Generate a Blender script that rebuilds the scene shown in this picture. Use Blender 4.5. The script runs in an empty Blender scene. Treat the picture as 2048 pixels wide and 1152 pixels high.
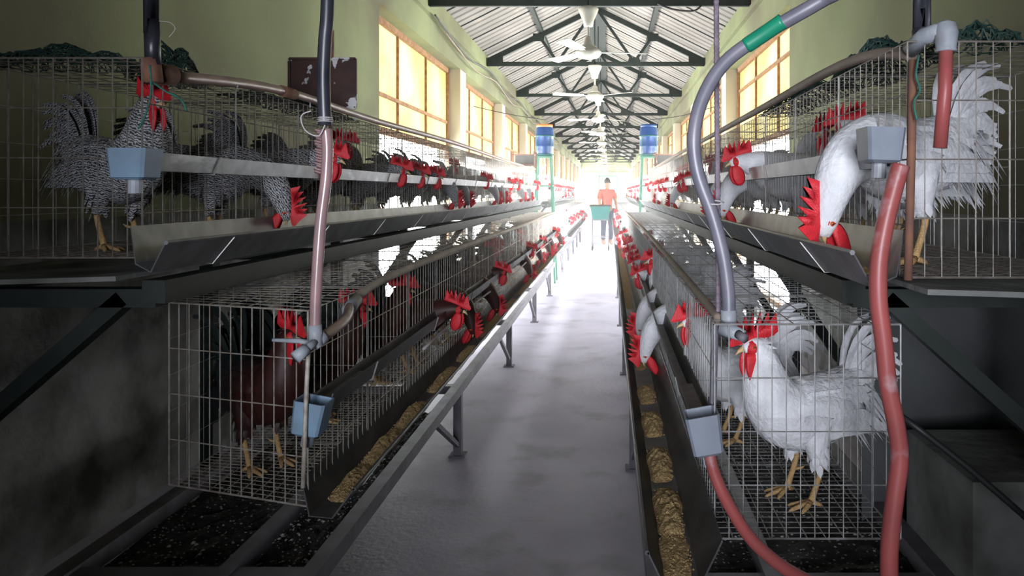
import bpy, math, random
from mathutils import Vector, Matrix, Quaternion
R = math.radians
D = bpy.data
COL = bpy.context.scene.collection
sc = bpy.context.scene

# ------------------------------------------------------------------ camera, world, light, exposure
F = 1480.0; VX, VY, CH = 1218.0, 385.0, 1.35
cam = D.cameras.new('camera'); cam_o = D.objects.new('camera', cam); COL.objects.link(cam_o)
cam.sensor_width = 36; cam.lens = F / 2048 * 36
cam.shift_x = (1024 - VX) / 2048; cam.shift_y = -(576 - VY) / 2048
cam.clip_start = 0.05; cam.clip_end = 300
cam_o.location = (0, 0, CH); cam_o.rotation_euler = (R(90), 0, 0)
sc.camera = cam_o
w = D.worlds.new('sky'); sc.world = w; w.use_nodes = True
bg = w.node_tree.nodes['Background']
bg.inputs[0].default_value = (0.95, 0.98, 1.0, 1); bg.inputs[1].default_value = 34.0
vs = sc.view_settings
vs.view_transform = 'Standard'; vs.look = 'None'; vs.gamma = 1; vs.use_curve_mapping = False
vs.exposure = 0.0
cy = sc.cycles
cy.max_bounces = 7; cy.diffuse_bounces = 5; cy.glossy_bounces = 3; cy.transmission_bounces = 4; cy.volume_bounces = 1
cy.transparent_max_bounces = 6
cy.sample_clamp_indirect = 8
cy.use_adaptive_sampling = True; cy.adaptive_threshold = 0.03

def area(name, loc, rot, sx, sy, energy=0, color=(1, 1, 1), portal=False):
    l = D.lights.new(name, 'AREA'); l.shape = 'RECTANGLE'; l.size = sx; l.size_y = sy
    l.energy = energy; l.color = color
    if portal: l.cycles.is_portal = True
    o = D.objects.new(name, l); COL.objects.link(o); o.location = loc; o.rotation_euler = rot
    return o
area('window_portal', (-2.4, 30.5, 1.75), (0, R(-90), 0), 2.7, 48, portal=True)
area('window_portal', (1.96, 30.5, 1.75), (0, R(90), 0), 2.7, 48, portal=True)
# added fill lamp behind the camera; the back wall has no doorway
area('added_fill', (-0.2, -1.45, 1.5), (R(91), 0, R(-3)), .9, 1.2, energy=17, color=(0.86, 0.90, 1.0)).data.spread = R(48)

# ------------------------------------------------------------------ helpers
def at(px, py, y):
    return Vector(((px - VX) * y / F, y, CH + (VY - py) * y / F))

class MB:
    def __init__(s): s.v = []; s.f = []; s.m = []; s.cur = 0
    def add(s, vs_, fs):
        b = len(s.v); s.v += [tuple(p) for p in vs_]
        for f in fs: s.f.append(tuple(b + i for i in f)); s.m.append(s.cur)
    def box(s, a, b):
        x0, y0, z0 = a; x1, y1, z1 = b
        s.add([(x0,y0,z0),(x1,y0,z0),(x1,y1,z0),(x0,y1,z0),(x0,y0,z1),(x1,y0,z1),(x1,y1,z1),(x0,y1,z1)],
              [(0,3,2,1),(4,5,6,7),(0,1,5,4),(1,2,6,5),(2,3,7,6),(3,0,4,7)])
    def bar(s, p, q, w_, h_=None, up=(0, 0, 1)):
        p = Vector(p); q = Vector(q); h_ = h_ or w_
        t = (q - p).normalized(); u = Vector(up)
        if abs(t.dot(u)) > .95: u = Vector((0, 1, 0))
        a = t.cross(u).normalized(); b = a.cross(t)
        a *= w_ / 2; b *= h_ / 2
        s.add([p-a-b, p+a-b, p+a+b, p-a+b, q-a-b, q+a-b, q+a+b, q-a+b],
              [(0,3,2,1),(4,5,6,7),(0,1,5,4),(1,2,6,5),(2,3,7,6),(3,0,4,7)])
    def wire(s, p, q, r=.00095):
        p = Vector(p); q = Vector(q); t = (q - p).normalized()
        u = Vector((0.3, .2, .93)) if abs(t.z) < .9 else Vector((1, .3, 0))
        a = t.cross(u).normalized(); b = a.cross(t)
        vs_ = []
        for c in (p, q):
            for k in range(4):
                an = k * math.pi / 2
                vs_.append(c + a * (r * math.cos(an)) + b * (r * math.sin(an)))
        s.add(vs_, [(k, (k+1) % 4, 4 + (k+1) % 4, 4 + k) for k in range(4)])
    def rings(s, rings, cap=True, closed=True):
        n = len(rings[0]); b = len(s.v)
        for r in rings: s.v += [tuple(p) for p in r]
        for i in range(len(rings) - 1):
            for k in range(n if closed else n - 1):
                k2 = (k + 1) % n
                s.f.append((b+i*n+k, b+i*n+k2, b+(i+1)*n+k2, b+(i+1)*n+k)); s.m.append(s.cur)
        if cap and closed:
            s.f.append(tuple(b + k for k in reversed(range(n)))); s.m.append(s.cur)
            s.f.append(tuple(b + (len(rings)-1)*n + k for k in range(n))); s.m.append(s.cur)
    def tube(s, path, r, n=8, cap=True):
        path = [Vector(p) for p in path]
        rr = r if isinstance(r, (list, tuple)) else [r] * len(path)
        fr = frames(path)
        s.rings([[c + (B * math.cos(2*math.pi*k/n) + N * math.sin(2*math.pi*k/n)) * q for k in range(n)]
                 for c, q, (T, B, N) in zip(path, rr, fr)], cap)
    def lathe(s, c, prof, n=20, axis='z'):
        c = Vector(c)
        rg = []
        for r, h in prof:
            rg.append([c + Vector((r*math.cos(2*math.pi*k/n), r*math.sin(2*math.pi*k/n), h)) for k in range(n)])
        s.rings(rg)
    def prism(s, pts, vec):
        vec = Vector(vec); n = len(pts); P = [Vector(p) for p in pts]
        s.add(P + [p + vec for p in P], [tuple(range(n)), tuple(reversed(range(n, 2*n)))] + [(k, k+n, (k+1) % n + n, (k+1) % n) for k in range(n)])
    def build(s, name, mats, parent=None, smooth=False, loc=None):
        me = D.meshes.new(name); me.from_pydata(s.v, [], s.f)
        for m in (mats if isinstance(mats, (list, tuple)) else [mats]): me.materials.append(m)
        if any(s.m): me.polygons.foreach_set('material_index', s.m)
        if smooth: me.polygons.foreach_set('use_smooth', [True] * len(me.polygons))
        me.update()
        o = D.objects.new(name, me); COL.objects.link(o)
        if parent is not None: o.parent = parent
        if loc is not None: o.location = loc
        return o

def frames(path):
    T = []
    for i in range(len(path)):
        a = path[max(i-1, 0)]; b = path[min(i+1, len(path)-1)]
        T.append((b - a).normalized())
    B = Vector((0, 1, 0))
    if abs(T[0].dot(B)) > .9: B = Vector((1, 0, 0))
    out = []
    for t in T:
        B = (B - t * B.dot(t)).normalized()
        out.append((t, B, t.cross(B)))
    return out

def crom(pts, k=4):
    """smooth a list of equal-length tuples"""
    out = []
    n = len(pts)
    for i in range(n - 1):
        p0, p1, p2, p3 = pts[max(i-1, 0)], pts[i], pts[i+1], pts[min(i+2, n-1)]
        for j in range(k):
            t = j / k
            out.append(tuple(.5 * (2*b + (c-a)*t + (2*a-5*b+4*c-d)*t*t + (3*b-a-3*c+d)*t**3) for a, b, c, d in zip(p0, p1, p2, p3)))
    out.append(tuple(pts[-1]))
    return out

def empty(name, loc=(0, 0, 0), rz=0, parent=None):
    o = D.objects.new(name, None); COL.objects.link(o); o.location = loc; o.rotation_euler = (0, 0, rz)
    o.empty_display_size = .1
    if parent: o.parent = parent
    return o
def tag(o, label=None, cat=None, group=None, kind=None):
    if label: o['label'] = label
    if cat: o['category'] = cat
    if group: o['group'] = group
    if kind: o['kind'] = kind
    return o
def struct(o): o['kind'] = 'structure'; return o
def copy_tree(o, parent=None):
    c = o.copy(); COL.objects.link(c); c.parent = parent
    for ch in KIDS.get(o.name, []): copy_tree(ch, c)
    return c
KIDS = {}
def register(o):
    KIDS[o.name] = [c for c in D.objects if c.parent == o]
    for c in KIDS[o.name]: register(c)

# ------------------------------------------------------------------ materials
def mat(name, c1, c2=None, rough=.6, metal=0, scale=8, detail=4, bump=0, bscale=None, lo=.35, hi=.65, spec=.4, coords='Object'):
    m = D.materials.new(name); m.use_nodes = True; nt = m.node_tree; b = nt.nodes['Principled BSDF']
    b.inputs['Roughness'].default_value = rough; b.inputs['Metallic'].default_value = metal
    b.inputs['Specular IOR Level'].default_value = spec
    b.inputs['Base Color'].default_value = (*c1, 1)
    tc = nt.nodes.new('ShaderNodeTexCoord')
    if c2:
        n = nt.nodes.new('ShaderNodeTexNoise'); n.inputs['Scale'].default_value = scale; n.inputs['Detail'].default_value = detail
        nt.links.new(tc.outputs[coords], n.inputs['Vector'])
        r = nt.nodes.new('ShaderNodeValToRGB'); r.color_ramp.elements[0].position = lo; r.color_ramp.elements[1].position = hi
        r.color_ramp.elements[0].color = (*c1, 1); r.color_ramp.elements[1].color = (*c2, 1)
        nt.links.new(n.outputs['Fac'], r.inputs[0]); nt.links.new(r.outputs[0], b.inputs['Base Color'])
    if bump:
        n2 = nt.nodes.new('ShaderNodeTexNoise'); n2.inputs['Scale'].default_value = bscale or scale * 3; n2.inputs['Detail'].default_value = 5
        nt.links.new(tc.outputs[coords], n2.inputs['Vector'])
        bp = nt.nodes.new('ShaderNodeBump'); bp.inputs['Strength'].default_value = bump; bp.inputs['Distance'].default_value = .01
        nt.links.new(n2.outputs['Fac'], bp.inputs['Height']); nt.links.new(bp.outputs[0], b.inputs['Normal'])
    return m
def layer(m, c, scale, lo, hi, detail=5, stretch=(1, 1, 1), tex='noise', amt=1.0):
    """adds a second patch colour (stain, dirt, speck) over a material's colour"""
    nt = m.node_tree; b = nt.nodes['Principled BSDF']; tc = nt.nodes.new('ShaderNodeTexCoord')
    mp = nt.nodes.new('ShaderNodeMapping'); mp.inputs['Scale'].default_value = stretch
    nt.links.new(tc.outputs['Object'], mp.inputs[0])
    if tex == 'noise':
        n = nt.nodes.new('ShaderNodeTexNoise'); n.inputs['Scale'].default_value = scale; n.inputs['Detail'].default_value = detail; o = n.outputs['Fac']
    else:
        n = nt.nodes.new('ShaderNodeTexVoronoi'); n.inputs['Scale'].default_value = scale; o = n.outputs['Distance']
    nt.links.new(mp.outputs[0], n.inputs['Vector'])
    r = nt.nodes.new('ShaderNodeMapRange'); r.inputs['From Min'].default_value = lo; r.inputs['From Max'].default_value = hi; r.inputs['To Max'].default_value = amt
    nt.links.new(o, r.inputs['Value'])
    mx = nt.nodes.new('ShaderNodeMix'); mx.data_type = 'RGBA'
    nt.links.new(r.outputs[0], mx.inputs[0])
    src = b.inputs['Base Color']
    if src.is_linked: nt.links.new(src.links[0].from_socket, mx.inputs[6])
    else: mx.inputs[6].default_value = src.default_value
    mx.inputs[7].default_value = (*c, 1)
    nt.links.new(mx.outputs[2], b.inputs['Base Color'])
    return m

M = {}
M['wall'] = mat('green_wall_paint', (.20, .22, .11), (.155, .175, .085), rough=.85, scale=1.3, bump=.15, bscale=30)
layer(M['wall'], (.15, .15, .09), 2.2, .56, .75, stretch=(1, 1, .35), amt=.6)
layer(M['wall'], (.10, .085, .055), .55, .42, .62, detail=7, amt=.8)  # brown mottled dirt, also deepened to imitate the vignette's darkness
M['wall_in'] = mat('cream_reveal_paint', (.46, .42, .32), (.40, .36, .27), rough=.85, scale=2)
M['wall_low'] = mat('mossy_bare_concrete', (.24, .24, .235), (.045, .05, .035), rough=.95, scale=3.6, detail=9, bump=.4, bscale=25)
M['floor'] = mat('worn_concrete_floor', (.52, .495, .575), (.39, .37, .45), rough=.5, scale=1.6, detail=7, bump=.25, bscale=40)
layer(M['floor'], (.20, .19, .21), 3.5, .54, .72, amt=.6)
layer(M['floor'], (.75, .75, .76), 11, .035, .022, tex='voronoi')
M['roof'] = mat('corrugated_roof_sheet', (.215, .20, .18), (.16, .15, .13), rough=.7, scale=1.5, detail=6)
layer(M['roof'], (.25, .22, .18), 4, .6, .72, stretch=(1, .3, 1), amt=.7)
M['steel_green'] = mat('dark_green_painted_steel', (.012, .018, .015), (.020, .026, .023), rough=.65, scale=12)
M['galv'] = mat('dull_galvanised_sheet', (.20, .21, .22), (.13, .135, .14), rough=.45, metal=.35, scale=14, detail=6)
layer(M['galv'], (.30, .29, .27), 9, .6, .7, amt=.6)
M['galv_water'] = mat('dirty_galvanised_gutter', (.27, .28, .29), (.18, .18, .19), rough=.4, metal=.4, scale=18, detail=6)
layer(M['galv_water'], (.5, .5, .5), 12, .6, .68, stretch=(1, .4, 1), amt=.8)
M['galv_dark'] = mat('tarnished_dark_gutter', (.09, .09, .092), (.05, .05, .052), rough=.5, metal=.3, scale=12, detail=6)
M['wire'] = mat('rusty_galvanised_wire', (.50, .48, .43), (.30, .25, .20), rough=.6, metal=.2, scale=40)
M['wire_d'] = mat('dull_rusty_wire', (.26, .24, .21), (.16, .13, .11), rough=.6, metal=.2, scale=40)
M['wire_w'] = mat('pale_galvanised_wire', (.45, .45, .44), (.30, .29, .27), rough=.5, metal=.4, scale=40)
M['stand'] = mat('grey_painted_angle_steel', (.17, .16, .185), (.11, .10, .11), rough=.6, scale=10, detail=6)
M['copper'] = mat('old_brown_pvc_pipe', (.34, .22, .18), (.25, .17, .14), rough=.38, scale=20, spec=.5)
M['pipe_tan'] = mat('dusty_tan_pipe', (.26, .20, .16), (.19, .15, .12), rough=.7, scale=12)
M['tan_light'] = mat('pale_tan_pipe', (.42, .37, .31), (.33, .28, .23), rough=.7, scale=10)
M['pvc_grey'] = mat('grey_pvc_hose', (.12, .12, .15), (.165, .155, .185), rough=.4, scale=14, spec=.6)
M['pvc_black'] = mat('black_rubber_hose', (.016, .018, .025), (.035, .035, .045), rough=.35, scale=9, spec=.6)
M['hose_mauve'] = mat('mauve_clear_hose', (.34, .21, .21), (.26, .17, .17), rough=.25, scale=16, spec=.7)
M['hose_red'] = mat('faded_red_rubber_hose', (.36, .085, .08), (.28, .07, .065), rough=.4, scale=9)
layer(M['hose_red'], (.42, .34, .36), 11, .6, .72, amt=.8)
M['hose_green'] = mat('green_hose_sleeve', (.01, .22, .12), (.01, .17, .10), rough=.4, scale=9)
M['fitting'] = mat('grey_pvc_fitting', (.35, .38, .42), (.24, .25, .27), rough=.5, scale=20)
M['cup_blue'] = mat('blue_grey_plastic_cup', (.19, .30, .41), (.16, .225, .30), rough=.5, scale=16)
M['cup_grey'] = mat('grey_plastic_cup', (.20, .225, .27), (.16, .18, .215), rough=.5, scale=16)
M['cup_in'] = mat('wet_cup_inside', (.07, .065, .06), (.12, .11, .10), rough=.6, scale=30)
M['string'] = mat('pale_string', (.45, .42, .42), rough=.9)
M['rope_green'] = mat('green_nylon_rope', (.03, .16, .12), (.02, .09, .07), rough=.8, scale=60)
M['net'] = mat('dark_green_netting', (.012, .035, .028), (.02, .05, .04), rough=.6, scale=30)
M['plate'] = mat('dark_rusty_plate', (.045, .022, .020), (.075, .035, .030), rough=.7, scale=10)
layer(M['plate'], (.6, .6, .6), 13, .605, .625, detail=3)
M['rebar'] = mat('ribbed_mauve_rod', (.20, .16, .20), (.13, .10, .12), rough=.6, scale=60)
M['feed'] = mat('yellow_grain_feed', (.56, .40, .19), (.34, .22, .09), rough=.95, scale=160, detail=3, bump=1, bscale=200)
M['feed_dust'] = mat('feed_dust', (.20, .165, .12), (.13, .11, .085), rough=1, scale=60)
M['manure'] = mat('dark_droppings', (.025, .024, .023), (.06, .055, .05), rough=.9, scale=40, detail=6, bump=1, bscale=70)
layer(M['manure'], (.6, .6, .58), 55, .25, .16, tex='voronoi')
M['bit'] = mat('pale_shell_bit', (.55, .55, .53), (.35, .34, .32), rough=.8, scale=90)
M['concrete'] = mat('grey_concrete_edge', (.16, .155, .165), (.10, .095, .10), rough=.9, scale=9, detail=7, bump=.3)
M['white_fan'] = mat('ivory_fan_enamel', (.50, .49, .43), (.42, .41, .35), rough=.4, scale=10)
M['barrel'] = mat('blue_plastic_barrel', (.012, .045, .15), (.010, .035, .12), rough=.4, scale=5)
M['orange'] = mat('orange_barrel_lid', (.62, .16, .05), rough=.5)
M['green_stand'] = mat('green_painted_stand', (.01, .09, .05), (.015, .12, .07), rough=.5, scale=12)
M['box_grey'] = mat('grey_sheet_metal', (.07, .07, .065), (.045, .045, .04), rough=.6, scale=12)
M['rust'] = mat('rust_brown_frame', (.22, .10, .06), (.14, .07, .05), rough=.8, scale=14)
M['teal'] = mat('teal_plastic_tub', (.01, .16, .135), (.01, .13, .11), rough=.4, scale=4)
M['black'] = mat('black_rim', (.02, .02, .02), rough=.5)
M['winframe'] = mat('rusty_brown_window_frame', (.30, .17, .08), (.20, .10, .05), rough=.8, scale=18)
M['tarp'] = mat('grey_dusty_tarp', (.13, .135, .14), (.085, .09, .09), rough=.9, scale=3, detail=7, bump=.3)
M['red'] = mat('red_comb_skin', (.62, .022, .032), (.50, .02, .028), rough=.45, scale=60, bump=.3, bscale=300)
M['beak'] = mat('yellow_horn_beak', (.60, .42, .20), (.45, .30, .14), rough=.4, scale=60)
M['shank'] = mat('yellow_scaly_shank', (.58, .38, .17), (.46, .28, .12), rough=.6, scale=90, bump=.6, bscale=260)
M['eye'] = mat('orange_eye', (.45, .10, .02), rough=.15)
M['pupil'] = mat('black_pupil', (.01, .01, .01), rough=.1)
M['skin'] = mat('brown_skin', (.30, .16, .10), rough=.6)
M['hair'] = mat('black_hair', (.012, .012, .014), rough=.7)
M['shirt'] = mat('coral_shirt', (.42, .085, .06), (.36, .07, .05), rough=.9, scale=14)
M['trousers'] = mat('dark_trousers', (.05, .05, .07), rough=.9)

def rooster_mats():
    m = mat('white_plumage', (.74, .74, .76), (.60, .60, .62), rough=.9, scale=22, detail=6, bump=.5, bscale=90, spec=.15)
    layer(m, (.55, .50, .38), 9, .62, .75, amt=.5); M['white'] = m
    m = mat('barred_plumage', (.42, .42, .43), rough=.9, spec=.15); nt = m.node_tree; b = nt.nodes['Principled BSDF']
    tc = nt.nodes.new('ShaderNodeTexCoord')
    wv = nt.nodes.new('ShaderNodeTexWave'); wv.wave_type = 'RINGS'; wv.rings_direction = 'Y'; wv.inputs['Scale'].default_value = 52; wv.inputs['Distortion'].default_value = 7
    wv.inputs['Detail'].default_value = 2; wv.inputs['Detail Scale'].default_value = 2.5
    nt.links.new(tc.outputs['Object'], wv.inputs['Vector'])
    r = nt.nodes.new('ShaderNodeValToRGB'); r.color_ramp.elements[0].position = .38; r.color_ramp.elements[1].position = .6
    r.color_ramp.elements[0].color = (.05, .05, .055, 1); r.color_ramp.elements[1].color = (.42, .42, .43, 1)
    nt.links.new(wv.outputs['Fac'], r.inputs[0]); nt.links.new(r.outputs[0], b.inputs['Base Color']); M['barred'] = m
    m = mat('dark_plumage', (.05, .012, .01), rough=.55, spec=.4); nt = m.node_tree; b = nt.nodes['Principled BSDF']
    tc = nt.nodes.new('ShaderNodeTexCoord'); sp = nt.nodes.new('ShaderNodeSeparateXYZ'); nt.links.new(tc.outputs['Object'], sp.inputs[0])
    n = nt.nodes.new('ShaderNodeTexNoise'); n.inputs['Scale'].default_value = 30; nt.links.new(tc.outputs['Object'], n.inputs['Vector'])
    ma = nt.nodes.new('ShaderNodeMath'); ma.operation = 'MULTIPLY_ADD'; ma.inputs[1].default_value = .18
    nt.links.new(n.outputs['Fac'], ma.inputs[0]); nt.links.new(sp.outputs['X'], ma.inputs[2])
    r = nt.nodes.new('ShaderNodeValToRGB'); e = r.color_ramp.elements
    e[0].position = .02; e[0].color = (.010, .012, .013, 1); e[1].position = .14; e[1].color = (.036, .009, .007, 1)
    nt.links.new(ma.outputs[0], r.inputs[0]); nt.links.new(r.outputs[0], b.inputs['Base Color']); M['dark'] = m
    M['darktail'] = mat('black_green_tail', (.012, .016, .016), (.025, .035, .03), rough=.35, scale=20)
rooster_mats()

def pane_material():
    m = D.materials.new('yellow_wired_glazing'); m.use_nodes = True; nt = m.node_tree; nt.nodes.clear()
    out = nt.nodes.new('ShaderNodeOutputMaterial'); mix = nt.nodes.new('ShaderNodeMixShader')
    tr = nt.nodes.new('ShaderNodeBsdfTranslucent'); df = nt.nodes.new('ShaderNodeBsdfDiffuse')
    tc = nt.nodes.new('ShaderNodeTexCoord'); n = nt.nodes.new('ShaderNodeTexNoise'); n.inputs['Scale'].default_value = 1.1; n.inputs['Detail'].default_value = 5
    nt.links.new(tc.outputs['Object'], n.inputs['Vector'])
    r = nt.nodes.new('ShaderNodeValToRGB'); e = r.color_ramp.elements
    e[0].position = .35; e[0].color = (.33, .285, .16, 1); e[1].position = .65; e[1].color = (.42, .385, .26, 1)
    v = nt.nodes.new('ShaderNodeTexVoronoi'); v.feature = 'DISTANCE_TO_EDGE'; v.inputs['Scale'].default_value = 55
    nt.links.new(tc.outputs['Object'], v.inputs['Vector'])
    mr = nt.nodes.new('ShaderNodeMapRange'); mr.inputs['From Min'].default_value = .0; mr.inputs['From Max'].default_value = .12; mr.inputs['To Min'].default_value = .62
    nt.links.new(v.outputs['Distance'], mr.inputs['Value'])
    mx = nt.nodes.new('ShaderNodeMix'); mx.data_type = 'RGBA'; mx.blend_type = 'MULTIPLY'; mx.inputs[0].default_value = 1
    nt.links.new(n.outputs['Fac'], r.inputs[0]); nt.links.new(r.outputs[0], mx.inputs[6]); nt.links.new(mr.outputs[0], mx.inputs[7])
    nt.links.new(mx.outputs[2], tr.inputs[0]); nt.links.new(mx.outputs[2], df.inputs[0])
    mix.inputs[0].default_value = .25
    nt.links.new(tr.outputs[0], mix.inputs[1]); nt.links.new(df.outputs[0], mix.inputs[2]); nt.links.new(mix.outputs[0], out.inputs[0])
    return m
M['pane'] = pane_material()

# ------------------------------------------------------------------ building shell
XL, XR, YE, YB = -2.05, 1.61, 54.0, -1.6
XC = (XL + XR) / 2; ZE, ZR, ZT = 3.55, 4.47, 3.50
WZ0, WZ1 = .15, 3.05
b = MB(); b.box((XL - .6, YB - .3, -.12), (XR + .6, YE + .3, 0)); struct(b.build('floor', M['floor']))
NB = 12
def side_wall(name, x, s):
    o = empty(name); struct(o)
    x0, x1 = sorted((x, x + s * .32))
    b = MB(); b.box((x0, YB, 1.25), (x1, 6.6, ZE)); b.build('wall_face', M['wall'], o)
    b = MB(); b.box((x0, YB, 0), (x1, 6.6, 1.25)); b.build('lower_wall', M['wall_low'], o)
    b = MB(); b.box((x0, 6.6, 0), (x1, YE, WZ0)); b.build('parapet', M['wall_low'], o)
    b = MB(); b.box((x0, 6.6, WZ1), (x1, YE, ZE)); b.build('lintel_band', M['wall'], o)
    for k in range(NB):
        y = 10.2 + 4 * k
        b = MB(); b.box((x0, y, WZ0), (x1, min(y + .4, YE), WZ1)); b.build('pier', M['wall_in'], o)
    # ledge above the openings
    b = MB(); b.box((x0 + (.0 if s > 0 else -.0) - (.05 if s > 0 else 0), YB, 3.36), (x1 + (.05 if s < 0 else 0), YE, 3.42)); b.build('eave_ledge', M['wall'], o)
side_wall('wall_left', XL, -1); side_wall('wall_right', XR, 1)
# windows
def window(n, x, s, y0, zt):
    o = struct(empty('window_%d' % n, (x + s * .18, y0, 0)))
    L = 3.6; zs = 1.95
    if n > 6:
        b = MB(); b.box((-.06, 0, WZ0), (.06, L, 1.02)); b.build('raised_sill', M['wall_in'], o)
    def fr(bm, a, c, t=.045): bm.bar(a, c, t, t)
    b = MB()
    for y in (.02, L - .02): fr(b, (0, y, WZ0), (0, y, WZ1), .06)
    for z in (WZ1 - .03, zs, WZ0 + .02): fr(b, (0, 0, z), (0, L, z), .06)
    for k in (1, 2): fr(b, (0, L * k / 3, zs), (0, L * k / 3, WZ1), .032)
    fr(b, (0, 0, zt), (0, L, zt), .035)
    b.build('window_frame', M['winframe'], o)
    b = MB(); b.box((.012 * s - .003, .03, zs + .03), (.012 * s + .003, L - .03, WZ1 - .05)); b.build('glazing', M['pane'], o)
    b = MB()
    for k in range(1, 24): b.wire((0, L * k / 24, WZ0), (0, L * k / 24, zs), .004)
    for k in range(1, 8): b.wire((0, 0, WZ0 + (zs - WZ0) * k / 8), (0, L, WZ0 + (zs - WZ0) * k / 8), .004)
    b.build('wire_mesh', M['wire_w'], o)
n = 0
for k in range(NB):
    if 6.6 + 4 * k + 3.6 <= YE:
        n += 1; window(n, XL, -1, 6.6 + 4 * k, 2.31); n += 1; window(n, XR, 1, 6.6 + 4 * k, 2.73)
# end walls
o = struct(empty('wall_far'))
b = MB()
for bx in (((XL, YE, 0), (-.72, YE + .25, 4.5)), ((.55, YE, 0), (XR, YE + .25, 4.5)), ((-.72, YE, 2.55), (.55, YE + .25, 4.5))): b.box(*bx)
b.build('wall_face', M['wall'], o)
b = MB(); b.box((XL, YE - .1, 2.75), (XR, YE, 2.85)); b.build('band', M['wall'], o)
o = struct(empty('door_1', (-.085, YE, 0)))
b = MB(); b.box((-.66, -.03, 0), (-.59, .05, 2.55)); b.box((.59, -.03, 0), (.66, .05, 2.55)); b.box((-.66, -.03, 2.5), (.66, .05, 2.57)); b.build('door_frame', M['green_stand'], o)
b = MB(); b.box((XL - .3, YB - .25, 0), (XR + .3, YB, 4.6)); struct(b.build('wall_back', M['wall_low']))
# roof of corrugated sheet, trapezoid corrugations running down the slope
o = struct(empty('ceiling'))
for s, xe in ((-1, XL - .35), (1, XR + .35)):
    b = MB(); ys = []; y = YB
    while y < YE + .2:
        ys += [(y, 0), (y + .14, 0), (y + .16, .03), (y + .20, .03)]; y += .22
    slope = (ZR - ZE) / (XR - XC)
    va = [(XC, yy, ZR + .10 + h) for yy, h in ys]; vb = [(xe, yy, ZR + .10 - slope * abs(xe - XC) + h) for yy, h in ys]
    n_ = len(ys); b.add(va + vb, [(i, i + 1, n_ + i + 1, n_ + i) if s < 0 else (i, n_ + i, n_ + i + 1, i + 1) for i in range(n_ - 1)])
    b.build('roof_sheet', M['roof'], o)
    b = MB(); y = YB + .4      # dark sheet laps
    while y < YE:
        b.bar((XC, y, ZR + .095), (xe, y, ZR + .095 - slope * abs(xe - XC)), .018, .012); y += .88
    b.build('lap_strip', M['steel_green'], o)
    for f_ in (.5,):
        x = XC + s * (XR - XC) * f_; z = ZR + .05 - slope * (XR - XC) * f_
        b = MB(); b.bar((x, YB, z), (x, YE, z), .06, .07); struct(b.build('roof_purlin', M['steel_green']))
    # closes the gap between wall head and sheet
    xw = XL if s < 0 else XR
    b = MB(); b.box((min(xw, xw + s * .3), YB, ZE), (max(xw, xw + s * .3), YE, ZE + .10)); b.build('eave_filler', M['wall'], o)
b = MB(); b.bar((XC, YB, ZR + .02), (XC, YE, ZR + .02), .30, .12); struct(b.build('roof_purlin', M['steel_green']))
# trusses every 4 m
def truss(y):
    o = struct(empty('roof_truss', (XC, y, ZT))); H = (XR - XL) / 2; rise = ZR - ZT - .04; S = M['steel_green']
    b = MB(); b.bar((-H, 0, 0), (H, 0, 0), .05, .07); b.build('tie_beam', S, o)
    for s in (-1, 1):
        b = MB(); b.bar((s * H, 0, .04), (0, 0, rise), .05, .085); b.build('rafter', S, o)
        mid = (s * H * .52, 0, .04 + (rise - .04) * .48); node = (s * .64, 0, .03)
        b = MB(); b.bar(mid, node, .035, .045); b.build('web_bar', S, o)
        b = MB(); b.bar(node, (s * .03, 0, rise - .03), .035, .045); b.build('web_bar', S, o)
        b = MB()
        b.prism([(node[0] - .12, -.03, 0), (node[0] + .12, -.03, 0), (node[0] + .08, -.03, .11), (node[0] - .08, -.03, .11)], (0, .01, 0))
        b.prism([(mid[0] - .09, -.03, mid[2] - .09), (mid[0] + .08, -.03, mid[2] - .09), (mid[0] + .10, -.03, mid[2] + .04), (mid[0] - .10, -.03, mid[2] + .04)], (0, .01, 0))
        b.prism([(s * H, -.03, 0), (s * (H - .28), -.03, 0), (s * (H - .28), -.03, .13), (s * H, -.03, .10)], (0, .01, 0))
        b.build('gusset_plate', S, o)
y = 0.45
while y < YE: truss(y); y += 3.98

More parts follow.
